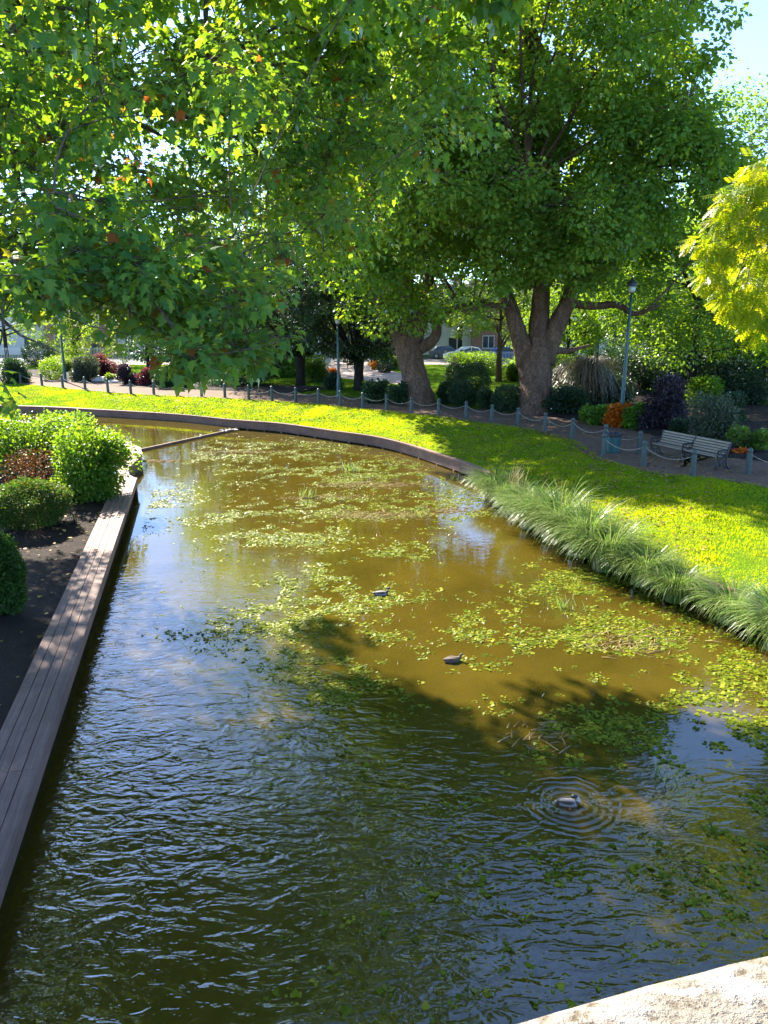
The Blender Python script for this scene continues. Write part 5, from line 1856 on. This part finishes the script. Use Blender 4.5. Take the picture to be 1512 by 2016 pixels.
car(915, 84, 'car_white', 'white parked estate car seen behind the pale railings', 4.6, -1)
car(985, 88, 'car_blue', 'blue parked car right of the white one, behind the small tree trunk', 4.2, -1)
car(1120, 88, 'car_white', 'white parked car seen through leaves right of the tallest plane', 4.3, 1)
car(880, 90, 'car_grey', 'grey parked car left of the white one', 4.2, 1)


def house(x, y, w, d, h, wall, label, seed):
    t = empty('terraced_house', (x, y, ZP), 0, label, 'house', 'houses along the street behind the park')
    g = Geo(); g.box((0, 0, h / 2), (w, d, h)); g.build('wall', wall, t)
    g = Geo()
    rh = 2.6
    vs = [(-w / 2 - .15, -d / 2 - .3, h + .003), (w / 2 + .15, -d / 2 - .3, h + .003), (w / 2 + .15, d / 2 + .3, h + .003), (-w / 2 - .15, d / 2 + .3, h + .003), (-w / 2 - .15, 0, h + rh), (w / 2 + .15, 0, h + rh)]
    g.add(vs, [(0, 1, 5, 4), (2, 3, 4, 5), (0, 4, 3), (1, 2, 5), (3, 2, 1, 0)])
    rf = g.build('roof', 'roof_tile', t)
    g = Geo(); g.box((w * .32, .2, h + rh + .3), (.9, .6, 1.6)); g.build('chimney', 'brick_wall', rf)
    for zz_ in (1.6, 4.4):
        for xx in (-w * .27, w * .24):
            if zz_ < 2 and xx > 0:
                g = Geo(); g.box((xx, -d / 2 - .03, 1.05), (.95, .08, 2.1)); g.build('door', 'black_paint', t)
                continue
            g = Geo()
            g.box((xx, -d / 2 - .02, zz_), (1.5, .10, 1.6)); f = g.build('window', 'white_paint', t)
            g = Geo()
            for q in (-.36, .36):
                g.box((xx + q, -d / 2 - .065, zz_), (.62, .03, 1.4))
            g.build('pane', 'window_glass', f)
            g = Geo(); g.box((xx, -d / 2 - .09, zz_ - .86), (1.7, .2, .1)); g.build('sill', 'stone_pale', f)
    return t


hx = -78
for k, (w_, wm, lab) in enumerate([(9, 'render_wall', 'cream house behind the far left leaves, first of the terrace'), (8.5, 'brick_wall', 'pink brick house left of the clipped topiary dome'), (9, 'render_wall', 'pale rendered house above the clipped topiary dome'),
                                   (9, 'render_wall', 'cream house above the lime hedge'), (8.5, 'brick_wall', 'brick house above the red maple'), (9, 'render_wall', 'pale house left behind the hornbeams'), (9, 'brick_wall', 'brick house behind the left hornbeam'),
                                   (9, 'render_wall', 'pale house behind the right hornbeam'), (9, 'brick_wall', 'brick house behind the burred plane'), (9, 'render_wall', 'pale house above the white parked car'), (9, 'brick_wall', 'brick house right of the tallest plane trunk'),
                                   (9, 'render_wall', 'pale house behind the weeping shrub'), (9, 'render_wall', 'cream house behind the slim dark trunk')]):
    house(hx + w_ / 2, 103 + (k % 2) * .6, w_ - .02, 8, 6.2 + .4 * ((k * 7) % 3), wm, lab, k)
    hx += w_
# pale rocks in the left bed
for k, (u, v, lab) in enumerate(((204, 751, 'larger pale rock in the left flower bed'), (222, 754, 'smaller pale rock in the left flower bed'))):
    g = Geo()
    r_ = .55 - .18 * k
    vs = []
    g.lathe([(r_ * q * random.uniform(.9, 1.1), zq * r_) for q, zq in ((.9, -.1), (1, .15), (.85, .4), (.5, .62), (.1, .7))], 9)
    g.V = [(a_ * random.uniform(.85, 1.15) * 1.5, b_ * random.uniform(.85, 1.15), c_) for a_, b_, c_ in g.V]
    tag(g.build('rock', 'stone_pale', None, loc=P(u, v, ZP)), lab, 'rock')
